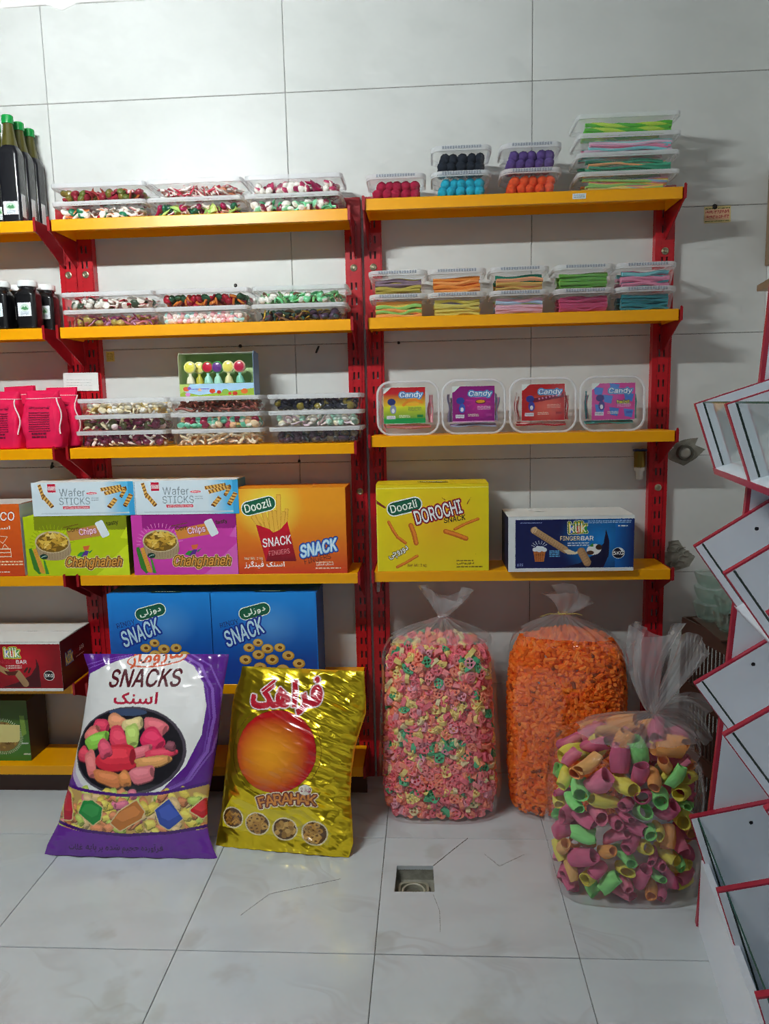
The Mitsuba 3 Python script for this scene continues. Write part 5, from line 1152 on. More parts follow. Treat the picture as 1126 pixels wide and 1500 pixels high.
# ------------------------------------------------------------------ bottles and jars
def bottle(x, y, z, lab, rot=0, labelled=True):
    t = thing('syrup_bottle', lab, 'bottle', 'dark bottles at the top left')
    at = T().translate([x, y, z]).rotate([0, 0, 1], rot).scale([1.16, 1, 1])
    w = .056
    R = lambda ww, r, zz: [(a, b, zz) for a, b in rrect(ww, ww, r, 3)]
    body = loft([R(w - .006, .008, .0006), R(w, .010, .006), R(w, .010, .205), R(w - .004, .012, .220), R(.044, .019, .232)], True, True)
    put('body', body, 'mat_gloss', '#0c0d14', 40, parent=t, at=at)
    neck = loft([R(.043, .019, .2325), R(.034, .0165, .262), R(.027, .0134, .292), R(.026, .0129, .300)], True, True)
    put('neck', neck, 'mat_gloss', '#4a4618', 40, parent=t, at=at)
    put('cap', lathe([(0, .326), (.0125, .326), (.0155, .3235), (.0158, .303), (.0150, .3005), (0, .3005)], 20), 'mat_gloss', '#0a8a3c', 30, parent=t, at=at)
    if labelled:
        A = Art((0, 0, 100, 100), .040, .040); A.rect(0, 0, 100, 100, '#e6eef2'); A.add(ell(50, 38, 34, 28), '#b8d0bc'); A.add([(25, 45), (42, 25), (50, 38), (62, 22), (78, 48), (50, 56)], '#4a8a5a'); A.scrib(20, 68, 60, 4, '#8a98a8', 4, 1.8)
        m, c = A.flat(); v = m.vertices; m.vertices = np.c_[v[:, 0] - .02, np.full(len(v), -w / 2 - .0004), v[:, 1] + .022]
        put('paper_label', shape(m, 'mat_card', c), None, parent=t, at=at)
        put('paper_seal', bx(w / 2 + .0002, w / 2 + .0007, -.022, .004, .016, .086), 'mat_card', '#dfe8ee', parent=t, at=at)
for (x, y, lab, r) in [(-.055, -.163, 'front dark syrup bottle with green cap and white label', 3), (-.054, -.1025, 'second dark syrup bottle with green cap behind the front one', 2), (-.051, -.043, 'rearmost dark syrup bottle with green cap against the wall', 0), (-.130, -.104, 'dark syrup bottle with green cap cut by the frame', 1)]:
    bottle(x, y, B1, lab, r)

def jar(x, y, lab, rot=0):
    t = thing('dark_jar', lab, 'jar', 'dark jars with white lids')
    at = T().translate([x, y, B2]).rotate([0, 0, 1], rot)
    R = lambda ww, r, zz: [(a, b, zz) for a, b in rrect(ww, ww, r, 3)]
    w = .066
    put('body', loft([R(w - .008, .012, .0006), R(w - .002, .014, .005), R(w - .004, .014, .014), R(w, .014, .020), R(w, .014, .108), R(w - .004, .016, .116), R(.054, .024, .126)], True, True), 'mat_gloss', '#0a090d', 40, parent=t, at=at)
    put('neck', lathe([(0, .1262), (.0265, .1262), (.0265, .1345), (0, .1345)], 28), 'mat_gloss', '#0d0c10', 30, parent=t, at=at)
    put('lid', lathe([(0, .154), (.028, .154), (.0305, .151), (.031, .1365), (.0300, .1348), (0, .1348)], 30), 'mat_paint', '#e9edee', 30, parent=t, at=at)
    A = Art((0, 0, 100, 100), .043, .043); A.rect(0, 0, 100, 100, '#e2eaf0'); A.add(ell(52, 38, 32, 27), '#c0d4c4'); A.add([(25, 45), (42, 27), (50, 38), (60, 24), (80, 50), (50, 56)], '#4f8a5c'); A.scrib(20, 66, 62, 4, '#98a6b4', 4, 1.8)
    m, c = A.flat(); v = m.vertices; m.vertices = np.c_[v[:, 0] - .0215, np.full(len(v), -w / 2 - .0004), v[:, 1] + .040]
    put('paper_label', shape(m, 'mat_card', c), None, parent=t, at=at)
jar(-.0405, -.156, 'dark square jar with white lid and label, front and right of its row', 2); jar(-.131, -.158, 'dark square jar with white lid and label cut by the left frame', -2); jar(-.024, -.070, 'dark square jar with white lid standing behind the front jars', 4); jar(-.118, -.074, 'dark square jar hidden behind the two front jars', 0)

# ------------------------------------------------------------------ pink cloth bags
def cloth_bag(x, y, w, d, h, lab, rot, seed, cord=True):
    t = thing('cloth_bag', lab, 'bag', 'pink cloth bags')
    at = T().translate([x, y, B3]).rotate([0, 0, 1], rot)
    n, k = 44, 30
    rings = []
    for i in range(k):
        s = i / (k - 1)
        ww = w * (.94 + .10 * math.sin(math.pi * min(s * 1.25, 1)) - .05 * s); dd = d * (.95 + .15 * math.sin(math.pi * min(s * 1.15, 1))) * (1 - .80 * s ** 4)
        z = .0006 + h * s
        rr = []
        for (a, b) in rrect(ww, max(dd, .012), min(.02, max(dd, .012) * .45), n // 4 - 1):
            p = np.array([a * 30 + seed * 7, b * 30, z * 34])
            q = meshkit.noise(p[None])[0] - .5
            fold = .0035 * math.sin(a * 130 + seed) * s
            rr.append((a + .005 * q, b + .008 * q + fold * (1 if b < 0 else -1), z + (.008 * (meshkit.noise(np.array([[a * 40, seed, 3.]]))[0] - .5) * s)))
        rings.append(rr)
    m = loft(rings, True, True)
    v = m.vertices
    c = lin('#e0124e') * (.9 + .2 * meshkit.noise(v * 45 + seed))[:, None]
    put('sack', shape(m, 'mat_cloth', c, True), None, parent=t, at=at)
    # hem above the drawstring and printed lines on the front
    hem = [np.array(r) for r in rings[-5:-3]]
    put('drawstring_hem', tubes(np.vstack([np.array(rings[-5]) * [1.012, 1.03, 1], np.array(rings[-5])[:1] * [1.012, 1.03, 1]]), .0012, 5, False), 'mat_cloth', '#f2c8d0', parent=t, at=at)
    if cord:
        r = np.random.default_rng(seed)
        zz = np.linspace(h * .86, h * .25, 14)
        p = np.c_[w / 2 + .004 + .006 * np.sin(zz * 60 + seed), -d * .42 - .006 - .004 * np.cos(zz * 45), zz]
        put('drawstring', tubes(p, .0026, 6), 'mat_cloth', '#f0d4d6', 40, parent=t, at=at)
    A = Art((0, 0, 100, 100), w * .62, h * .62)
    A.arab('bot', 4, 12, 7, '#5a0a2a', width=88); A.scrib(4, 22, 88, 2.6, '#7a0c34', 9, 2.4); A.scrib(14, 78, 60, 5, '#7a0c34', 2, 1.8)
    mm, cc = A.flat(); vv = mm.vertices
    V0, F0 = trimesh.remesh.subdivide_to_size(vv, mm.faces, .01, max_iter=8)
    front = np.array(rings)[:, :, :].reshape(-1, 3); front = front[front[:, 1] < 0]
    from scipy.spatial import cKDTree
    px, pz = V0[:, 0] - w * .31, V0[:, 1] + h * .14
    dd_, ii = cKDTree(front[:, [0, 2]]).query(np.c_[px, pz], k=4)
    yy = front[ii, 1].min(1) - .0012
    put('print', shape(trimesh.Trimesh(np.c_[px, yy, pz], F0, process=False), 'mat_cloth', '#6a0a30'), None, parent=t, at=at)
cloth_bag(-.026, -.142, .128, .082, .192, 'pink cloth bag with printed lines and white drawstring, second from the frame', 2, 1)
cloth_bag(-.162, -.142, .125, .082, .190, 'pink cloth bag with white drawstring cut by the left frame edge', -2, 2)
cloth_bag(-.004, -.062, .120, .050, .204, 'pink cloth bag behind the second one, its side folds showing', 0, 3)
cloth_bag(-.150, -.062, .120, .050, .208, 'pink cloth bag behind the frame-cut one, only its top showing', 0, 4, False)

# papers and stickers
def sheet(name, label, cat_, x0, x1, z0, z1, y, art, rot=0.0):
    t = thing(name, label, cat_)
    at = T().translate([(x0 + x1) / 2, y, (z0 + z1) / 2]).rotate([0, 1, 0], rot)
    w, h = x1 - x0, z1 - z0
    put('paper', bx(-w / 2, w / 2, -.0004, .0004, -h / 2, h / 2), 'mat_card', '#e6e8e6' if 'white' in label else '#d8c88a', parent=t, at=at)
    m, c = art.flat(); v = m.vertices; m.vertices = np.c_[v[:, 0] - w / 2, np.full(len(v), -.0007), v[:, 1] - h / 2]
    put('print', shape(m, 'mat_card', c), None, parent=t, at=at)
A = Art((0, 0, 120, 60), .120, .060); A.rect(0, 0, 120, 60, '#e4e8e6'); A.scrib(10, 22, 90, 1.5, '#b0bab8', 3, 6)
sheet('paper_sheet', 'white paper sheet hung on the red uprights above the pink bags', 'paper', -.006, .117, 1.416, 1.478, -.0345, A, 1)
A = Art((0, 0, 60, 70), .029, .034); A.rect(0, 0, 60, 70, '#d8c86a'); A.scrib(8, 10, 44, 3, '#6a5a1c', 7, 2.6)
sheet('sticker', 'small yellow sticker with dark lines on the tile beside the second left upright', 'sticker', .137, .166, 1.515, 1.549, -.0011, A)
A = Art((200, 150, 950, 620), .084, .052); A.rect(200, 150, 950, 620, '#d9c98e'); A.rect(215, 230, 920, 540, '#dcae8c')
A.scrib(230, 200, 690, 26, '#4a4a1c', 1); A.scrib(230, 556, 690, 24, '#4a4a1c', 1)
A.arab('n1', 235, 362, 90, '#a8202a', width=670, rot=1); A.arab('n2', 235, 495, 90, '#a8202a', width=670, rot=1)
sheet('sticker', 'yellow phone number sticker with red digits on the bare tile right of the rack', 'sticker', 2.154, 2.238, 1.905, 1.957, -.0011, A, -1)
A = Art((0, 0, 60, 24), .040, .016); A.rect(0, 0, 60, 24, '#d4dcdc'); A.scrib(6, 6, 48, 4, '#98a4a8', 2, 2)
sheet('price_tag', 'small white price tag on the front edge of the top right shelf', 'tag', 1.694, 1.734, 1.945, 1.961, -.2008, A)
put('clip', cat(cham(1.060, 1.076, -.052, -.046, .712, .757, .002), cham(1.062, 1.074, -.056, -.046, .698, .722, .002)), 'mat_card', '#c8ccd0', label='small white plastic clip under the lowest right shelf at the middle uprights', cat='clip')
# ------------------------------------------------------------------ printed pillow bags standing against the lowest shelves
def ridged(p, o=3, seed=0):
    r, a = 0, .5
    for k in range(o):
        r = r + a * (1 - np.abs(2 * meshkit.noise(p * 2 ** k, seed + k) - 1)); a *= .5
    return r

def grid_faces(nu, nv, flip=False):
    i, j = np.meshgrid(np.arange(nv - 1), np.arange(nu - 1), indexing='ij')
    a = (i * nu + j).ravel(); q = np.stack([a, a + 1, a + nu + 1, a + nu], 1)
    f = np.vstack([q[:, [0, 1, 2]], q[:, [0, 2, 3]]])
    return f[:, ::-1] if flip else f

def pillow(nu, nv, px, scale, base, top, thick, art, base_col, wr, seed, mat, print_mat, bag_key, yaw, back_col, topbend=0.0):
    """px: (y, left, right) of the print from top to bottom; the front sheet carries the print, one colour per point of a fine grid"""
    U = np.linspace(-1, 1, nu); Vv = np.linspace(0, 1, nv)
    ys = [r[0] for r in px]; y1, y0 = max(ys), min(ys)
    py = y1 + (y0 - y1) * Vv
    L = np.interp(py, ys, [r[1] for r in px]); R = np.interp(py, ys, [r[2] for r in px])
    mid = (px[0][1] + px[0][2] + px[-1][1] + px[-1][2]) / 4
    uu, vv = np.meshgrid(U, Vv)
    X = ((L + R)[:, None] / 2 + uu * (R - L)[:, None] / 2)
    Y = np.broadcast_to(py[:, None], X.shape)
    x = (X - mid) / scale[0]
    base, top = np.array(base, float), np.array(top, float)
    ctr = base + (top - base) * vv[..., None]
    prof = np.clip(np.sin(np.pi * np.clip(vv * .98 + .015, 0, 1)), 0, 1) ** .55 * (1 - np.abs(uu) ** 3.2) ** .62
    prof = prof * (.86 + .22 * np.sin(np.pi * np.clip(vv * 1.15, 0, 1)))
    slope = (top - base) / np.linalg.norm(top - base)
    n = np.array([0, -slope[2], slope[1]])
    P = np.stack([x * 12, Y / scale[0] * 12, 0 * x + seed], -1)
    edge = 1 - np.clip(prof, 0, 1)
    wrk = wr(P, uu, vv, edge)
    def side(sign, t):
        d = prof * t + wrk * (.25 + .75 * np.clip(prof * 3, 0, 1)) * 1.0
        q = np.stack([x, 0 * x, 0 * x], -1) + ctr + (sign * d)[..., None] * n
        lo = .0012 + .004 * (vv > .004)
        q[..., 2] = np.maximum(q[..., 2], lo)
        return q
    def turn(q):
        c, s = math.cos(math.radians(yaw)), math.sin(math.radians(yaw))
        o = base
        d = q - o
        return np.stack([o[0] + c * d[..., 0] - s * d[..., 1], o[1] + s * d[..., 0] + c * d[..., 1], q[..., 2]], -1)
    f = turn(side(1, thick[0])).reshape(-1, 3)
    b = turn(side(-1, thick[1]))[::3, ::3]
    c, tg = art.sample(X.ravel(), Y.ravel(), base_col)
    return f, b, c, tg, (nu, nv)

# purple bag
A = Art((30, 110, 1090, 1320), 1, 1)
PU1 = '#5c1c8c'
A.add([(225, 245), (330, 190), (480, 135), (620, 118), (760, 132), (880, 180), (955, 290), (985, 430), (970, 600), (890, 780), (740, 935), (300, 935), (200, 860), (170, 700), (185, 480)], None, lambda x, y: lin('#dcdcdc') + (lin('#ecebea') - lin('#dcdcdc')) * np.clip((x - 200) / 500, 0, 1)[:, None])
for (o, w, c) in ((0, 16, '#8b5cc0'), (60, 10, '#8456b8'), (-36, 8, '#7444a8')):
    A.add(LineString([(800 + o, 118), (930 + o, 190), (1010 + o * .8, 330), (1030 + o * .6, 500), (1000 + o * .4, 700), (900 + o * .3, 860), (760, 930)]).buffer(w / 2), c)
A.add(LineString([(175, 760), (200, 840), (250, 900), (310, 930)]).buffer(15), '#c6b4d4')
for p in ([(195, 190), (300, 160), (480, 125)], [(205, 215), (320, 172), (470, 138)]): A.line(p, 5, '#8b5cc0')
A.add(ell(650, 148, 190, 52, -6), '#eeeae8'); A.add(ell(650, 148, 190, 52, -6).difference(ell(650, 146, 182, 45, -6)), '#d8603c')
A.arab('top', 488, 190, 78, '#d8603c', width=325, rot=9)
for (x, y) in ((555, 160), (585, 162), (570, 172), (685, 128), (735, 168)): A.add([(x - 9, y), (x, y - 7), (x + 9, y), (x, y + 7)], '#26303c')
A.text('SNACKS', 366, 322, 104, '#54141f', width=450, shear=9, rot=1)
A.arab('snack', 418, 422, 70, '#b0183a', width=276)
A.add(ell(545, 692, 348, 256), '#4b4450'); A.add(ell(540, 690, 334, 242), '#17131c'); A.add(ell(520, 470, 120, 22), '#3a4a6a')
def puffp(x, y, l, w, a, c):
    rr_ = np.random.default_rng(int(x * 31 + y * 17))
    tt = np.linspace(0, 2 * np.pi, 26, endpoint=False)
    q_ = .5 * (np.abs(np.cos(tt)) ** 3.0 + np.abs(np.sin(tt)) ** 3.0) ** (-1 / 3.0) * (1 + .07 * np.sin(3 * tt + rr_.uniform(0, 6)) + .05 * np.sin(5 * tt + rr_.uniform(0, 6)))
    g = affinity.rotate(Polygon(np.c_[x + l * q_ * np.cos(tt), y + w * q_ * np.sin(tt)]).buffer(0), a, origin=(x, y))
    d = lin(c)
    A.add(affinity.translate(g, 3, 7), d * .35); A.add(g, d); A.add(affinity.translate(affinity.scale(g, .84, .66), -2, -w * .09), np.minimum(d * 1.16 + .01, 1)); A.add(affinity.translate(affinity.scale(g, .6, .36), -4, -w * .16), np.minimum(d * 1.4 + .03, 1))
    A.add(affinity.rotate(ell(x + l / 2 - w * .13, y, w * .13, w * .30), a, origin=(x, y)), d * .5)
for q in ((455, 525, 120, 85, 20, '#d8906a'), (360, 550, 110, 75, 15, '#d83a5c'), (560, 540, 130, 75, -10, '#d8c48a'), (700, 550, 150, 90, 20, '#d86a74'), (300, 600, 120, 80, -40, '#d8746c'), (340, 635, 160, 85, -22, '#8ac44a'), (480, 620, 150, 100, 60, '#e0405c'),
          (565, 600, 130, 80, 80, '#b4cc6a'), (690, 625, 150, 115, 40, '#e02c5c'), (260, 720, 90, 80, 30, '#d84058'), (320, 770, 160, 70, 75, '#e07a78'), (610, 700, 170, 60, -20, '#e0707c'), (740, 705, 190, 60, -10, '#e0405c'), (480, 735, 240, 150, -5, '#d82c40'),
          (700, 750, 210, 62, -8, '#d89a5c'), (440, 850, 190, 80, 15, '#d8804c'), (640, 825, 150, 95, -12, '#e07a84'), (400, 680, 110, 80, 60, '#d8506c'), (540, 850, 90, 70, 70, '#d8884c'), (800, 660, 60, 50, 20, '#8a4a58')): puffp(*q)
A.add([(100, 905), (300, 930), (520, 950), (760, 935), (1010, 890), (1020, 1130), (800, 1165), (540, 1180), (300, 1165), (95, 1115)], '#c8a05a')
r = np.random.default_rng(21)
for k in range(170):
    x, y = r.uniform(110, 1010), r.uniform(930, 1160)
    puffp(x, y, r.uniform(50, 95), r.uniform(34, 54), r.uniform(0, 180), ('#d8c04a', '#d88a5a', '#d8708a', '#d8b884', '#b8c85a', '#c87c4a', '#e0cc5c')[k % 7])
for (p, c) in (([(140, 920), (190, 950), (215, 1050), (210, 1100), (150, 1105), (135, 1000)], '#b8162c'), ([(285, 985), (345, 980), (408, 1020), (395, 1090), (345, 1125), (255, 1055)], '#0f8a34'), ([(510, 1040), (610, 975), (660, 1040), (640, 1080), (510, 1155), (455, 1110)], '#c8762c'),
               ([(720, 1030), (800, 965), (880, 1080), (800, 1145), (745, 1110)], '#2c4aa8'), ([(915, 1035), (1000, 960), (1010, 1060), (985, 1085)], '#d01c24')):
    g = Polygon(p).buffer(-8).buffer(14); A.add(g, '#e0c890'); A.add(g.buffer(-6), c); A.add(affinity.translate(affinity.scale(g, .7, .5), 0, -12).intersection(g.buffer(-8)), np.minimum(lin(c) * 1.25 + .02, 1))
A.add(LineString([(90, 895), (300, 925), (520, 948), (760, 932), (1020, 880)]).buffer(9), '#4a1478'); A.add(LineString([(80, 1112), (300, 1160), (540, 1180), (800, 1162), (1030, 1125)]).buffer(9), '#45126c')
A.add([(20, 1120), (300, 1168), (540, 1188), (800, 1170), (1090, 1130), (1120, 1340), (0, 1340)], '#6a2a9a')
A.arab('bot', 190, 1270, 34, '#3a1450', width=570)
def wr_purple(P, u, v, e):
    w = .013 * (meshkit.fbm(P * .6, 3, 5) - .5) + .015 * (ridged(P * np.array([.8, 1.6, 1]), 3, 9) - .55) * (.12 + .9 * e ** 1.5)
    w += .006 * np.sin(u * 26 + 4 * meshkit.noise(P * .8)) * np.clip((v - .86) / .14, 0, 1) + .005 * np.sin(u * 21 + 1) * np.clip((.13 - v) / .13, 0, 1)
    return w + .0045 * (ridged(P * np.array([.5, 1.1, 1]), 2, 3) > .80) * e
t = thing('printed_snack_bag', 'big purple and white snack bag printed SNACKS over a black plate of puffs', 'snack bag')
PX = [(120, 168, 1092), (150, 178, 1090), (215, 208, 1080), (320, 214, 1066), (500, 202, 1052), (650, 188, 1042), (850, 160, 1020), (1000, 126, 1000), (1130, 100, 1008), (1200, 66, 1022), (1260, 40, 1048), (1312, 30, 1075)]
f, b, c, tg, (nu, nv) = pillow(300, 340, PX, (1930, 1930), (.346, -.535, .0), (.345, -.330, .570), (.062, .095), A, PU1, wr_purple, 1.3, None, None, t, -1.0, PU1)
put('front_film', shape(trimesh.Trimesh(f, grid_faces(nu, nv), process=False), 'mat_gloss', c, True), None, parent=t)
put('back_film', shape(trimesh.Trimesh(b.reshape(-1, 3), grid_faces(b.shape[1], b.shape[0], True), process=False), 'mat_gloss', '#5a1c88', True), None, parent=t)

# golden bag
A = Art((50, 120, 960, 1380), 1, 1)
GOLD = '#f8d832'
A.add(Point(0, 0).buffer(1), GOLD)
A.add([(165, 980), (330, 1035), (480, 1050), (640, 1010), (720, 1080), (800, 1180), (780, 1260), (500, 1230), (100, 1200), (90, 1120)], '#d6c01c', None, 1)
A.add(ell(430, 672, 258, 268), None, rgrad(400, 700, 250, '#f0a01e', '#b80f14', 1.4), 1)
A.add(ell(430, 672, 290, 300).difference(ell(430, 672, 286, 296)), '#a8781a', None, 1)
A.L[-1] = (A.L[-1][0], lin('#a06c14'), None, 1)
for (x, s) in ((0, 0),):
    for (dd, cc) in ((14, '#f0d8d8'), (0, '#c01830')):
        g = arab_poly('farahak'); bb = g.bounds
        g = affinity.translate(g, -bb[0], 0); g = affinity.affine_transform(g, [455 / (bb[2] - bb[0]), 0, 0, -165, 0, 0]); g = affinity.rotate(g, -5, origin=(0, 0)); g = affinity.translate(g, 235, 402)
        A.add(g.buffer(dd) if dd else g.buffer(4), cc, None, 1)
A.add(LineString([(290, 285), (370, 210)]).buffer(14), '#f0d8d8', None, 1); A.add(LineString([(295, 282), (366, 214)]).buffer(7), '#c01830', None, 1)
def arc_text(s, x0, y0, x1, y1, sag, h, layers):
    n = len(s)
    for (d, col) in layers:
        for k, ch in enumerate(s):
            a = (k + .5) / n
            x = x0 + (x1 - x0) * a; y = y0 + (y1 - y0) * a - sag * math.sin(math.pi * a)
            g = text_poly(ch); bb = g.bounds
            g = affinity.affine_transform(g, [h * 1.0, 0, 0, -h, 0, 0]); bb = g.bounds
            g = affinity.translate(g, -(bb[0] + bb[2]) / 2, 0)
            ang = math.degrees(math.atan2(y1 - y0 - sag * math.pi * math.cos(math.pi * a), x1 - x0)); g = affinity.rotate(g, ang, origin=(0, 0))
            g = affinity.translate(g, x, y)
            A.add(g.buffer(d) if d else g, col, None, 1)
arc_text('FARAHAK', 350, 1045, 695, 1005, 22, 66, ((15, '#f0e0c0'), (9, '#7a3a28'), (0, '#d88a3c')))
A.add(ell(633, 905, 40, 34), '#f2ecdc', None, 1)
g = affinity.translate(affinity.affine_transform(text_poly('2 kg'), [22, 0, 0, -26, 0, 0]), 604, 916); A.add(g, '#8a2a4a', None, 1)
r = np.random.default_rng(17)
for (x, y, rx, kind) in ((172, 1128, 70, 0), (338, 1152, 76, 1), (512, 1172, 76, 2), (697, 1184, 80, 3)):
    A.add(ell(x, y, rx + 4, rx + 2), '#e8d8b0', None, 1); A.add(ell(x, y, rx - 5, rx - 7), '#5a3a14', None, 1)
    for k in range(34):
        a, q = r.uniform(0, 6.28), math.sqrt(r.uniform(0, 1)) * (rx - 22)
        cx, cy = x + q * math.cos(a), y + q * math.sin(a)
        if kind in (1, 3):
            A.add(ell(cx, cy, 22, 18), ('#c89a4a', '#b8843a')[k % 2], None, 1); A.add(ell(cx, cy, 8, 6), '#6a4418', None, 1)
        elif kind == 2:
            A.add(ell(cx, cy, 17, 16), ('#d0a458', '#b88a44', '#9a6e2c')[k % 3], None, 1)
        else:
            A.add(LineString([(cx - 14, cy + 8), (cx, cy - 8), (cx + 14, cy + 6)]).buffer(5), ('#b07a30', '#8a5a20', '#c8923c')[k % 3], None, 1)
def wr_gold(P, u, v, e):
    d = np.stack([P[..., 0] * 1.0 + P[..., 1] * .55, P[..., 1] * 1.9 - P[..., 0] * .9, P[..., 2]], -1)
    w = (.030 * (ridged(d * .85, 2, 4) - .55) + .008 * (ridged(d * np.array([1.2, 2.0, 1]), 2, 7) - .5)) * (.22 + .78 * np.clip((u + .25) / .9, 0, 1) + .35 * e)
    w += .010 * (meshkit.fbm(P * .7, 3, 8) - .5) + .010 * (ridged(P * np.array([1.3, .6, 1]), 2, 2) - .5) * np.clip((v - .72) / .28, .05, 1)
    return w + .004 * np.sin(u * 31 + 2) * np.clip((.09 - v) / .09, 0, 1)
t = thing('printed_snack_bag', 'crinkled golden foil snack bag with a red disc print, right of the purple bag', 'snack bag')
PX = [(125, 128, 928), (200, 120, 935), (300, 95, 948), (400, 82, 955), (520, 84, 925), (640, 84, 900), (780, 80, 888), (950, 78, 890), (1100, 76, 910), (1240, 64, 925), (1330, 60, 905)]
f, b, c, tg, (nu, nv) = pillow(250, 330, PX, (1990, 1990), (.795, -.500, .0), (.808, -.325, .520), (.055, .085), A, GOLD, wr_gold, 4.2, None, None, t, -7.0, GOLD)
F = grid_faces(nu, nv)
ink = tg[F].min(1) == 1
m = trimesh.Trimesh(f, F, process=False); N = np.array(m.vertex_normals)
def sub(fs, mat, nm):
    use, inv = np.unique(fs, return_inverse=True)
    path = meshkit.write_ply(trimesh.Trimesh(f[use], inv.reshape(fs.shape), process=False), False, None, c[use], normals=N[use])
    put(nm, {'type': 'ply', 'filename': path, 'face_normals': False, 'bsdf': {'type': 'ref', 'id': mat}}, None, parent=t)
sub(F[~ink], 'mat_foil', 'front_film'); sub(F[ink], 'mat_gloss', 'front_print')
put('back_film', shape(trimesh.Trimesh(b.reshape(-1, 3), grid_faces(b.shape[1], b.shape[0], True), process=False), 'mat_foil', GOLD, True), None, parent=t)

# ------------------------------------------------------------------ clear sacks of puffs
def superr(th, w, d, p=3.2):
    return (np.abs(np.cos(th) / (w / 2)) ** p + np.abs(np.sin(th) / (d / 2)) ** p) ** (-1 / p)

class Sack:
    def __init__(self, cx, cy, w, d, prof, neck, yaw=0.0, p=3.2):
        """prof: (z, scale of width and depth); neck: (x, y, z)"""
        self.c = np.array([cx, cy]); self.w, self.d, self.p = w, d, p
        self.z = np.array([q[0] for q in prof]); self.s = np.array([q[1] for q in prof]); self.neck = np.array(neck); self.yaw = math.radians(yaw)
    def outline(self, z, grow=0.0, n=128):
        th = np.arange(n) * 2 * np.pi / n
        s = np.interp(z, self.z, self.s)
        r = superr(th, self.w * s + 2 * grow, self.d * s + 2 * grow, self.p)
        k = np.clip((z - self.zs) / (self.neck[2] - self.zs), 0, 1) ** 1.15
        c = self.c * (1 - k) + self.neck[:2] * k
        x, y = r * np.cos(th), r * np.sin(th)
        ca, sa = math.cos(self.yaw), math.sin(self.yaw)
        return np.c_[c[0] + ca * x - sa * y, c[1] + sa * x + ca * y, np.full(n, z)]
    def inside(self, P):
        """how far inside the filling's skin (metres, rough), <0 outside"""
        k = (np.clip((P[:, 2] - self.zs) / (self.neck[2] - self.zs), 0, 1) ** 1.15)[:, None]
        q = P[:, :2] - (self.c * (1 - k) + self.neck[:2] * k)
        ca, sa = math.cos(-self.yaw), math.sin(-self.yaw)
        x, y = ca * q[:, 0] - sa * q[:, 1], sa * q[:, 0] + ca * q[:, 1]
        th = np.arctan2(y, x); s = np.interp(P[:, 2], self.z, self.s)
        return superr(th, self.w * s, self.d * s, self.p) - np.hypot(x, y)

def pack(sk, spacing, top, inset, layers, seed, ylim):
    r = np.random.default_rng(seed)
    lo = np.array([sk.c[0] - sk.w * .62, sk.c[1] - sk.d * .75, 0]); hi = np.array([sk.c[0] + sk.w * .62, sk.c[1] + sk.d * .75, top])
    a = spacing * 1.414
    g = np.stack(np.meshgrid(*[np.arange(l, h + a, a) for l, h in zip(lo, hi)], indexing='ij'), -1).reshape(-1, 3)
    P = np.vstack([g, g + [a / 2, a / 2, 0], g + [a / 2, 0, a / 2], g + [0, a / 2, a / 2]])
    P += r.normal(size=P.shape) * spacing * .20
    d = sk.inside(P)
    dome = top - .10 * (np.hypot((P[:, 0] - sk.c[0]) / sk.w * 2, (P[:, 1] - sk.c[1]) / sk.d * 2) ** 2) * .5
    dz = np.minimum(dome - P[:, 2], P[:, 2] + 1e9 * 0)
    dep = np.minimum(d, dome - P[:, 2]) - inset
    ok = (dep > 0) & (dep < spacing * layers) & (P[:, 2] > inset * .8) & ((P[:, 1] < ylim) | (dome - P[:, 2] < spacing * 2))
    return P[ok], dep[ok]

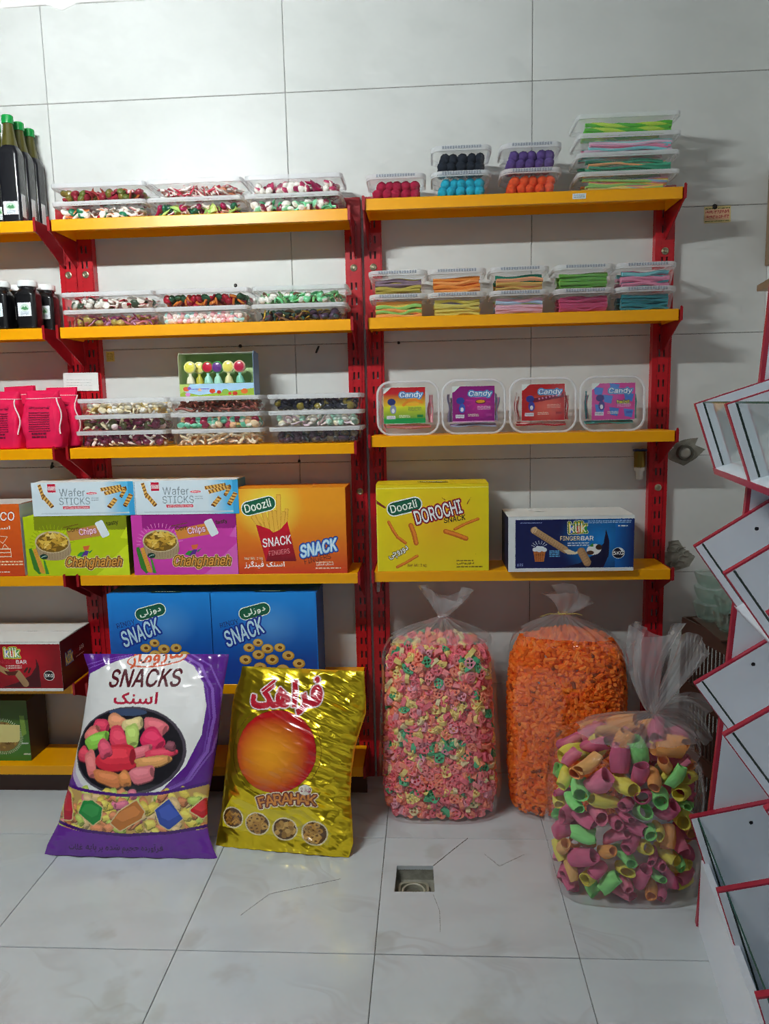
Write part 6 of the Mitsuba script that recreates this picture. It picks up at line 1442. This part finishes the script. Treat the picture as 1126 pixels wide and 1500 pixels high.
def puff_set(name, sk, pts, dep, forms, cols, size, seed, mat, label, group, mass, keep=300):
    r = np.random.default_rng(seed)
    order = np.lexsort((np.linalg.norm(pts - EYE, axis=1), (dep > size * .75).astype(int)))
    cache, M, C, placed, done = {}, [], [], [], 0
    w = np.array([c[1] for c in cols], float); w /= w.sum()
    for n, i in enumerate(order):
        k, q = int(r.integers(len(forms))), int(r.choice(len(cols), p=w))
        R = rot_any(r); s = r.uniform(.9, 1.1)
        m = forms[k]
        if name == 'wheel_puff' and k < 3 and r.uniform() < .75:
            R = trimesh.geometry.align_vectors([0, 0, 1], np.array([*(pts[i][:2] - sk.c) * [1, 1.6], .06]) + r.normal(size=3) * .06)[:3, :3] @ trimesh.transformations.rotation_matrix(r.uniform(0, 6.28), [0, 0, 1])[:3, :3]
        if 'cap' in m.metadata:
            pts[i][2] = max(pts[i][2], .021)
            d0 = sk.inside(pts[i][None])[0]
            if d0 < .030:
                q2 = np.append(sk.c - pts[i][:2], 0); pts[i] += q2 / np.linalg.norm(q2) * (.030 - d0)
            best = (9, None)
            near = [q for q in placed if np.linalg.norm(q[2] - pts[i]) < .085]
            L1, r1, f1 = m.metadata['cap']
            for s_ in (1.14, 1.05, .96, .88, .80):
                for _ in range(8):
                    R_ = rot_any(r)
                    vw = m.vertices @ R_.T * s_ + pts[i]
                    hit = 0.0
                    for (R2, s2, p2, (L2, r2, f2), v2) in near:
                        q2 = (vw - p2) @ R2 / s2
                        hit += ((np.abs(q2[:, 0]) < L2) & (q2[:, 1] ** 2 + (q2[:, 2] / f2) ** 2 < (r2 * 1.08) ** 2)).mean()
                        q1 = (v2 - pts[i]) @ R_ / s_
                        hit += ((np.abs(q1[:, 0]) < L1) & (q1[:, 1] ** 2 + (q1[:, 2] / f1) ** 2 < (r1 * 1.08) ** 2)).mean()
                    if hit < best[0]: best = (hit, (R_, s_))
                    if hit == 0: break
                if best[0] == 0: break
            if best[0] > .03: continue
            R, s = best[1]
        W = mat4(R, s, pts[i])
        lowz = (m.vertices @ R.T * s)[:, 2].min() + pts[i][2]
        if lowz < .006: W[2, 3] += .006 - lowz
        vw = m.vertices @ R.T * s + W[:3, 3]
        gap = sk.inside(vw).min() - .007
        if gap < 0:
            q2 = np.append(sk.c - W[:2, 3], 0); W[:3, 3] += q2 / np.linalg.norm(q2) * -gap
            if sk.inside(m.vertices @ R.T * s + W[:3, 3]).min() < .005: continue
        if 'cap' in m.metadata: placed.append((R, s, W[:3, 3].copy(), m.metadata['cap'], m.vertices @ R.T * s + W[:3, 3]))
        done += 1
        if done <= keep:
            if (k, q) not in cache: cache[k, q] = shape(m, mat, cols[q][0], 40) if 'cap' not in m.metadata else shape(m, mat, lin(cols[q][0]) * (.86 + .28 * meshkit.noise(m.vertices * 420 + q))[:, None], True)
            put(name, cache[k, q], None, at=T(W), label=f'{hue(cols[q][0])} {label}', cat='puff', group=f'{hue(cols[q][0])} {group}')
        else:
            c = m.copy(); c.apply_transform(W); M.append(c); C.append(np.tile(lin(cols[q][0]), (len(c.vertices), 1)))
    if M: put(name + '_heap', shape(cat(*M), mat, np.vstack(C)), None, label=mass, cat='puffs', kind='stuff')

def film(sk, key, zlist, seed, pleat=14):
    rings = []
    n = 128
    th = np.arange(n) * 2 * np.pi / n
    for z in zlist:
        o = sk.outline(z, .0)
        k = np.clip((z - sk.zs) / (sk.neck[2] - sk.zs), 0, 1)
        c = o.mean(0)
        rr = meshkit.noise(np.c_[o[:, 0] * 16, o[:, 1] * 16, o[:, 2] * 11 + seed]) - .5
        rr2 = ridged(np.c_[o[:, 0] * 10 + o[:, 2] * 6, o[:, 1] * 10, o[:, 2] * 8 + seed], 3, seed) - .5
        amp = 1 + (.030 * (rr + .5) + .034 * (rr2 + .45)) * (1 - k) + k * .12 * (1.05 + np.sin(th * pleat + 2.2 * np.sin(th * 3 + seed))) * (1 - k * .3)
        q = c + (o - c) * amp[:, None]; q[:, 2] = o[:, 2] + (.006 * rr if z > .05 else 0)
        rings.append(q)
    return rings

def plume(base, tip, w0, w1, t1, seed, bend=(0, 0, 0), n=40, k=14, twist=0.0):
    """loose end of a sack: a flattened, ruffled sleeve of film from the knot"""
    base, tip, bend = np.array(base, float), np.array(tip, float), np.array(bend, float)
    ax = (tip - base) / np.linalg.norm(tip - base)
    side = np.cross(ax, [0, 1, 0]); side /= np.linalg.norm(side); dep = np.cross(side, ax)
    th = np.arange(n) * 2 * np.pi / n
    rings = []
    for i in range(k):
        s = i / (k - 1)
        c = base + (tip - base) * s + bend * math.sin(math.pi * s)
        a = w0 + (w1 - w0) * s ** .8; b = w0 + (t1 - w0) * s ** .7
        rf = 1 + .22 * s * np.sin(th * 7 + seed + 2 * s) + .12 * np.sin(th * 13 + seed * 3)
        tw = twist * s
        x, y = a * np.cos(th) * rf, b * np.sin(th) * rf + .012 * s * np.sin(th * 3 + seed + 4 * s)
        rings.append(c + np.outer(x * math.cos(tw) - y * math.sin(tw), side) + np.outer(x * math.sin(tw) + y * math.cos(tw), dep) + np.outer(.02 * s * np.sin(th * 2 + seed), ax))
    return loft(rings)

def sack(label, sk, zs, seed, pleat=14):
    t = thing('clear_sack', label, 'sack')
    sk.zs = zs
    zl = [.0015, .004, .012, .03] + list(np.linspace(.05, zs, 34)) + list(zs + (sk.neck[2] - zs) * np.array([.12, .24, .36, .48, .6, .72, .84, .93, 1.0]))
    R = film(sk, t, zl, seed, pleat)
    cut = 4 + 34 + 3
    put('film', loft(R[:cut + 1], cap0=True), 'mat_film', None, True, parent=t)
    put('gathered_top', loft(R[cut:]), 'mat_haze', None, True, parent=t)
    return t

# wheel shaped puffs
def wheel():
    a = np.linspace(0, 2 * np.pi, 24, endpoint=False)
    o = Polygon(np.c_[np.cos(a), np.sin(a)] * (1 + .10 * np.cos(4 * a))[:, None])
    for k in range(4):
        c = math.pi / 4 + k * math.pi / 2
        o = o.difference(ell(.48 * math.cos(c), .48 * math.sin(c), .30, .30, 0, 7))
    m = prism(o.simplify(.01), -.42, .42, 'xy'); m.apply_scale(.0160); return m
def side_wheel():
    m = wheel(); m.apply_scale((1.15, .62, 1.1)); return m
pk_ = Sack(1.272, -.228, .372, .232, [(0, .96), (.03, 1.02), (.10, 1.07), (.30, 1.02), (.42, .99), (.53, .96), (.59, .82), (.62, .50), (.645, .22), (.66, .06), (.70, .06)], (1.288, -.225, .660))
t = sack('tall clear sack of pink, yellow and green wheel puffs against the wall', pk_, .53, 3)
put('loose_end', plume((1.288, -.225, .659), (1.300, -.238, .742), .0115, .075, .022, 2), 'mat_haze', None, True, parent=t)
put('tie', tubes([(1.288 + .0135 * math.cos(a), -.225 + .0135 * math.sin(a), .660 + .001 * math.sin(3 * a)) for a in np.linspace(0, 2 * np.pi, 20)], .0022, 6), 'mat_card', '#c8ccd0', parent=t)
pts, dep = pack(pk_, .0232, .612, .012, 2.2, 5, -.20)
puff_set('wheel_puff', pk_, pts, dep, [wheel(), wheel(), wheel(), side_wheel()], [('#f58e92', 5), ('#f8947a', 4), ('#ee7484', 4), ('#f2e088', 3.4), ('#56b884', 1.6), ('#e8dcaa', 1.2), ('#eaa0b2', 2)], .0225, 6, 'mat_sugar',
         'small wheel puff seen through the tall clear sack of pink puffs', 'wheel puffs in the pink sack', 'the other wheel puffs filling the pink sack')
# orange sticks
def stick(k):
    r = np.random.default_rng(k); L = (.010, .013, .016)[k % 3]
    t_ = np.linspace(-1, 1, 4)
    return tubes(np.c_[t_ * L, .0012 * np.sin(t_ * 3 + k), .001 * np.cos(t_ * 2 + k)], np.array([.0062, .0072, .0070, .0060]) * r.uniform(.92, 1.08), 6)
og_ = Sack(1.690, -.219, .388, .250, [(0, .90), (.03, .97), (.15, 1.02), (.42, 1.03), (.53, .97), (.585, .80), (.625, .48), (.65, .20), (.665, .06), (.70, .06)], (1.678, -.214, .665), yaw=-14)
t = sack('tall clear sack of bright orange corn puffs, behind the coloured tube puffs', og_, .54, 8)
put('loose_end', plume((1.678, -.214, .664), (1.690, -.232, .735), .0115, .070, .024, 5, (.012, 0, 0)), 'mat_haze', None, True, parent=t)
put('tie', cat(tubes([(1.678 + .0145 * math.cos(a), -.214 + .0145 * math.sin(a), .664 + .0015 * math.sin(3 * a)) for a in np.linspace(0, 2 * np.pi, 22)], .0026, 6), tubes([(1.69, -.227, .664), (1.715, -.236, .668), (1.735, -.234, .662)], .0018, 5), tubes([(1.665, -.227, .664), (1.63, -.236, .668), (1.60, -.234, .657)], .0012, 5)), 'mat_card', '#b8a860', parent=t)
pts, dep = pack(og_, .0142, .618, .011, 2.2, 9, -.19)
puff_set('orange_puff', og_, pts, dep, [stick(0), stick(1), stick(2)], [('#f47c22', 5), ('#ee7020', 4), ('#f88c3a', 3), ('#d65c14', 2), ('#8a3a12', .3)], .0138, 10, 'mat_sugar',
         'small corn puff showing through the tall orange sack', 'corn puffs in the tall sack', 'the other orange corn puffs filling the tall sack')
# big tube puffs
def tube_puff(k):
    r = np.random.default_rng(40 + k)
    n, m = 12, 5
    L = r.uniform(.027, .036); R0 = r.uniform(.0195, .0245); fl = r.uniform(.66, .95)
    a = np.arange(n) * 2 * np.pi / n
    def ringat(s, rad):
        end = (abs(s) > .9) * .07
        wob = (1 + .08 * np.sin(2 * a + k + s) + .04 * np.sin(3 * a + 2 * k)) * (1 - .10 * (abs(s) > .9))
        return np.c_[np.full(n, s * L) + end * L * np.sin(2 * a + k) * np.sign(s), rad * wob * np.cos(a) * (1 + .10 * s * math.sin(k)), rad * wob * fl * np.sin(a) + .004 * math.cos(s * 2 + k)]
    S = np.linspace(-1, 1, m)
    out = [ringat(s, R0 * (1 + .06 * math.cos(3 * s))) for s in S]
    inn = [ringat(s * .985, R0 - .0038) for s in S[::-1]]
    mm = loft(out + inn + [out[0]])
    if mm.volume < 0: mm.invert()
    mm.metadata['cap'] = (L, R0, fl)
    return mm
sh_ = Sack(1.776, -.607, .408, .280, [(0, .90), (.03, .96), (.12, 1.0), (.28, .99), (.37, .95), (.42, .84), (.46, .56), (.482, .22), (.495, .06), (.52, .06)], (1.850, -.607, .495), p=3.0)
t = sack('squat clear sack of big pink, orange and green tube puffs beside the display stand', sh_, .39, 12, 18)
put('loose_end', plume((1.850, -.607, .494), (1.860, -.595, .725), .0125, .062, .020, 1, (-.022, 0, 0)), 'mat_haze', None, True, parent=t)
put('loose_end', plume((1.852, -.605, .494), (1.965, -.585, .690), .0115, .040, .014, 4, (.012, 0, .010)), 'mat_haze', None, True, parent=t)
put('loose_end', plume((1.853, -.602, .492), (2.020, -.560, .440), .0115, .055, .018, 7, (.0, 0, .035)), 'mat_haze', None, True, parent=t)
pts, dep = pack(sh_, .0270, .478, .016, 2.4, 15, -.58)
puff_set('tube_puff', sh_, pts, dep, [tube_puff(k) for k in range(6)], [('#cc6084', 6.0), ('#d67490', 2.5), ('#e8a058', 3.2), ('#e2ae6c', 1.5), ('#e2d858', 2.4), ('#8cdc80', 2.0)], .0300, 16, 'mat_sugar',
         'hollow tube puff inside the squat sack beside the display stand', 'tube puffs in the squat sack', 'hidden tube puffs filling the squat sack')
# ------------------------------------------------------------------ white display stand with tilted bins, red edging and glass fronts
SO, SU, SV = np.array([1.923, -.802, 0]), np.array([.9898, -.1423, 0]), np.array([-.1423, -.9898, 0])
STAND = T([[SU[0], -SV[0], 0, SO[0]], [SU[1], -SV[1], 0, SO[1]], [0, 0, 1, 0], [0, 0, 0, 1]])   # local x = u, y = -v, z
WHT, EDG = '#d5dae2', '#a5283c'
ds = thing('display_stand', 'white display stand with tilted bins, red edging and glass fronts, cut by the frame', 'display stand')
def sp(name, mesh, col, mat='mat_paint', parent=None, smooth=False): return put(name, mesh, mat, col, smooth, parent or ds, at=STAND)
def poly_v(pts, v0, v1): return prism(Polygon(pts), -v1, -v0, 'xz')   # (u, z) outline, thick from v0 to v1
VL = 1.18
side = [(0, 0), (.020, .334), (.045, .70), (.098, 1.512), (.114, 1.80), (.335, 1.80), (.335, 0)]
sp('end_panel', poly_v(side, -.016, 0), WHT)
e = LineString(side[:5]).buffer(.0045, cap_style=2)
sp('edge_band', prism(e, .0165, -.0005 + 0, 'xz') if False else prism(e, -.0008, .0168, 'xz'), EDG)
sp('edge_band', poly_v([(.114, 1.797), (.335, 1.797), (.335, 1.803), (.114, 1.803)], -.0168, .0008), EDG)
sp('base_board', bx(.0005, .0165, -VL, -.0005, 0.0005, .185), WHT)
sp('back_board', bx(.320, .335, -VL, -.0005, 0.0005, 1.80), WHT)
BINS = [((-.054, 1.329), 18.2, .156, .36), ((-.043, .993), 34.5, .172, .33), ((-.031, .653), 36.0, .176, .30), ((-.030, .302), 17.8, .240, .30)]
for bi, (F, ang, Lb, La) in enumerate(BINS):
    F = np.array(F); a = np.array([math.cos(math.radians(ang)), math.sin(math.radians(ang))]); b = np.array([a[1], -a[0]])
    La = min(La, (.318 - F[0] - b[0] * Lb) / a[0])
    P = lambda s, q: tuple(F + a * s + b * q)
    vs = [0.0, .29, .58, .87, 1.16]
    for n, v in enumerate(vs):
        k = sp('divider', poly_v([P(0, 0), P(La, 0), P(La, Lb), P(0, Lb)], v + .0006, v + .0146), WHT)
        th = .0042 if bi else .0022
        sp('top_edge', poly_v([P(-.002, -th), P(La, -th), P(La, .0), P(-.002, .0)], v + .0002, v + .0150), EDG, parent=k)
        sp('front_edge', poly_v([P(-.0022, 0), P(0, 0), P(0, Lb), P(-.0022, Lb)], v + .0002, v + .0150), EDG if bi in (0, 3) or n else '#8f3a48', parent=k)
        sp('glass_groove', poly_v([P(.015, .001), P(.0195, .001), P(.0195, Lb - .002), P(.015, Lb - .002)], v + .0144, v + .0149), '#22302c', parent=k)
        if n == 0 and bi:
            q = {1: (.089, 1.039), 2: (.096, .711), 3: (.109, .306)}[bi]
            sp('screw_hole', prism(Point(*q).buffer(.0045), -.0153, -.0146, 'xz'), '#14161a', parent=k)
    v0, v1 = .0150, VL
    bk = sp('bottom_board', poly_v([P(-.002, Lb), P(La, Lb), P(La, Lb + .014), P(-.002, Lb + .014)], .0006, v1), WHT)
    sp('front_edge', poly_v([P(-.0042, Lb - .0005), P(-.0021, Lb - .0005), P(-.0021, Lb + .0145), P(-.0042, Lb + .0145)], .0004, v1), EDG if bi == 0 else '#b9bcc6', parent=bk)
    for n in range(4 if bi in (0, 3) else 0):
        g = poly_v([P(.0158, .003), P(.0190, .003), P(.0190, Lb - .001), P(.0158, Lb - .001)], vs[n] + .0152, vs[n + 1] + .0004)
        # a single sheet of glass and its dark green polished top edge
        A0, A1 = P(.0174, .003), P(.0174, Lb - .001)
        q = np.array([[A0[0], -vs[n] - .0152, A0[1]], [A0[0], -vs[n + 1] - .0004, A0[1]], [A1[0], -vs[n + 1] - .0004, A1[1]], [A1[0], -vs[n] - .0152, A1[1]]])
        k = put('glass_pane', shape(trimesh.Trimesh(q, [[0, 1, 2], [0, 2, 3]], process=False), 'mat_pane'), None, parent=ds, at=STAND)
        sp('pane_edge', poly_v([P(.0158, -.0002), P(.0190, -.0002), P(.0190, .0028), P(.0158, .0028)], vs[n] + .0152, vs[n + 1] + .0004), '#1d4a40', 'mat_gloss', parent=k)

# brown crates and glass bowls in the corner behind the stand
def crate(z, lab, h=.21):
    t = thing('plastic_crate', lab, 'crate')
    at = T().translate([2.205, -.305, z]).rotate([0, 0, 1], 12)
    w, d = .195, .34
    posts = [bx(sx * w / 2 - (.012 if sx > 0 else 0), sx * w / 2 + (.012 if sx < 0 else 0), sy * d / 2 - (.012 if sy > 0 else 0), sy * d / 2 + (.012 if sy < 0 else 0), .001, h) for sx in (-1, 1) for sy in (-1, 1)]
    put('frame', cat(*posts, bx(-w / 2, w / 2, -d / 2, d / 2, .001, .006), *[bx(sx * w / 2 - (.007 if sx > 0 else 0), sx * w / 2 + (.007 if sx < 0 else 0), -d / 2, d / 2, h - .05, h) for sx in (-1, 1)],
                     *[bx(-w / 2, w / 2, sy * d / 2 - (.007 if sy > 0 else 0), sy * d / 2 + (.007 if sy < 0 else 0), h - .05, h) for sy in (-1, 1)]), 'mat_card', '#452c22', parent=t, at=at)
    for sx in (-1, 1):
        for k in range(16):
            y = -d / 2 + .02 + k * (d - .04) / 15
            put('slat', bx(sx * (w / 2 - .003) - .002, sx * (w / 2 - .003) + .002, y - .004, y + .004, .006, h - .05), 'mat_card', '#38231b', parent=t, at=at)
    for k in range(5):
        z_ = .03 + k * .028
        put('slat', bx(-w / 2 + .012, w / 2 - .012, -d / 2, -d / 2 + .004, z_, z_ + .012), 'mat_card', '#38231b', parent=t, at=at)
crate(.0005, 'lowest brown slatted crate on the floor behind the squat sack'); crate(.2115, 'middle brown slatted crate behind the squat sack'); crate(.4225, 'topmost brown slatted crate carrying the glass bowls')
zz = .4225 + .2105
put('crate_lid', bx(2.10, 2.27, -.42, -.18, zz, zz + .004), 'mat_card', '#4a3026', label='brown board on the topmost crate under the glass bowls', cat='board')
def bowl(x, y, z, r, h, lab):
    n = 40; a = np.arange(n) * 2 * np.pi / n
    fl = 1 + .035 * np.cos(a * 20)
    R = lambda rad, zz_: np.c_[x + rad * fl * np.cos(a), y + rad * fl * np.sin(a), np.full(n, zz_)]
    t = thing('glass_bowl', lab, 'bowl', 'glass bowls on the crates')
    put('bowl_wall', loft([R(r * .62, z + .001), R(r * .80, z + h * .25), R(r * .95, z + h * .7), R(r, z + h)], cap0=True), 'mat_glass_ware', None, 35, parent=t)
    put('bowl_inside', loft([R(r * .56, z + .006), R(r * .75, z + h * .27), R(r * .91, z + h * .7), R(r * .97, z + h)], cap0=True), 'mat_glass_ware', None, 35, parent=t)
    put('rim', tubes(np.vstack([R(r * .985, z + h), R(r * .985, z + h)[:1]]), .0016, 6, False), 'mat_glass_ware', None, True, parent=t)
zb = zz + .0045
bowl(2.172, -.335, zb, .062, .062, 'ribbed glass bowl nearest on the crates'); bowl(2.150, -.212, zb, .056, .056, 'ribbed glass bowl behind, on the crates')
bowl(2.172, -.335, zb + .064, .062, .050, 'ribbed glass bowl stacked on the near one'); bowl(2.150, -.212, zb + .058, .056, .050, 'ribbed glass bowl stacked on the rear one'); bowl(2.150, -.212, zb + .110, .056, .044, 'topmost glass bowl of the rear stack')
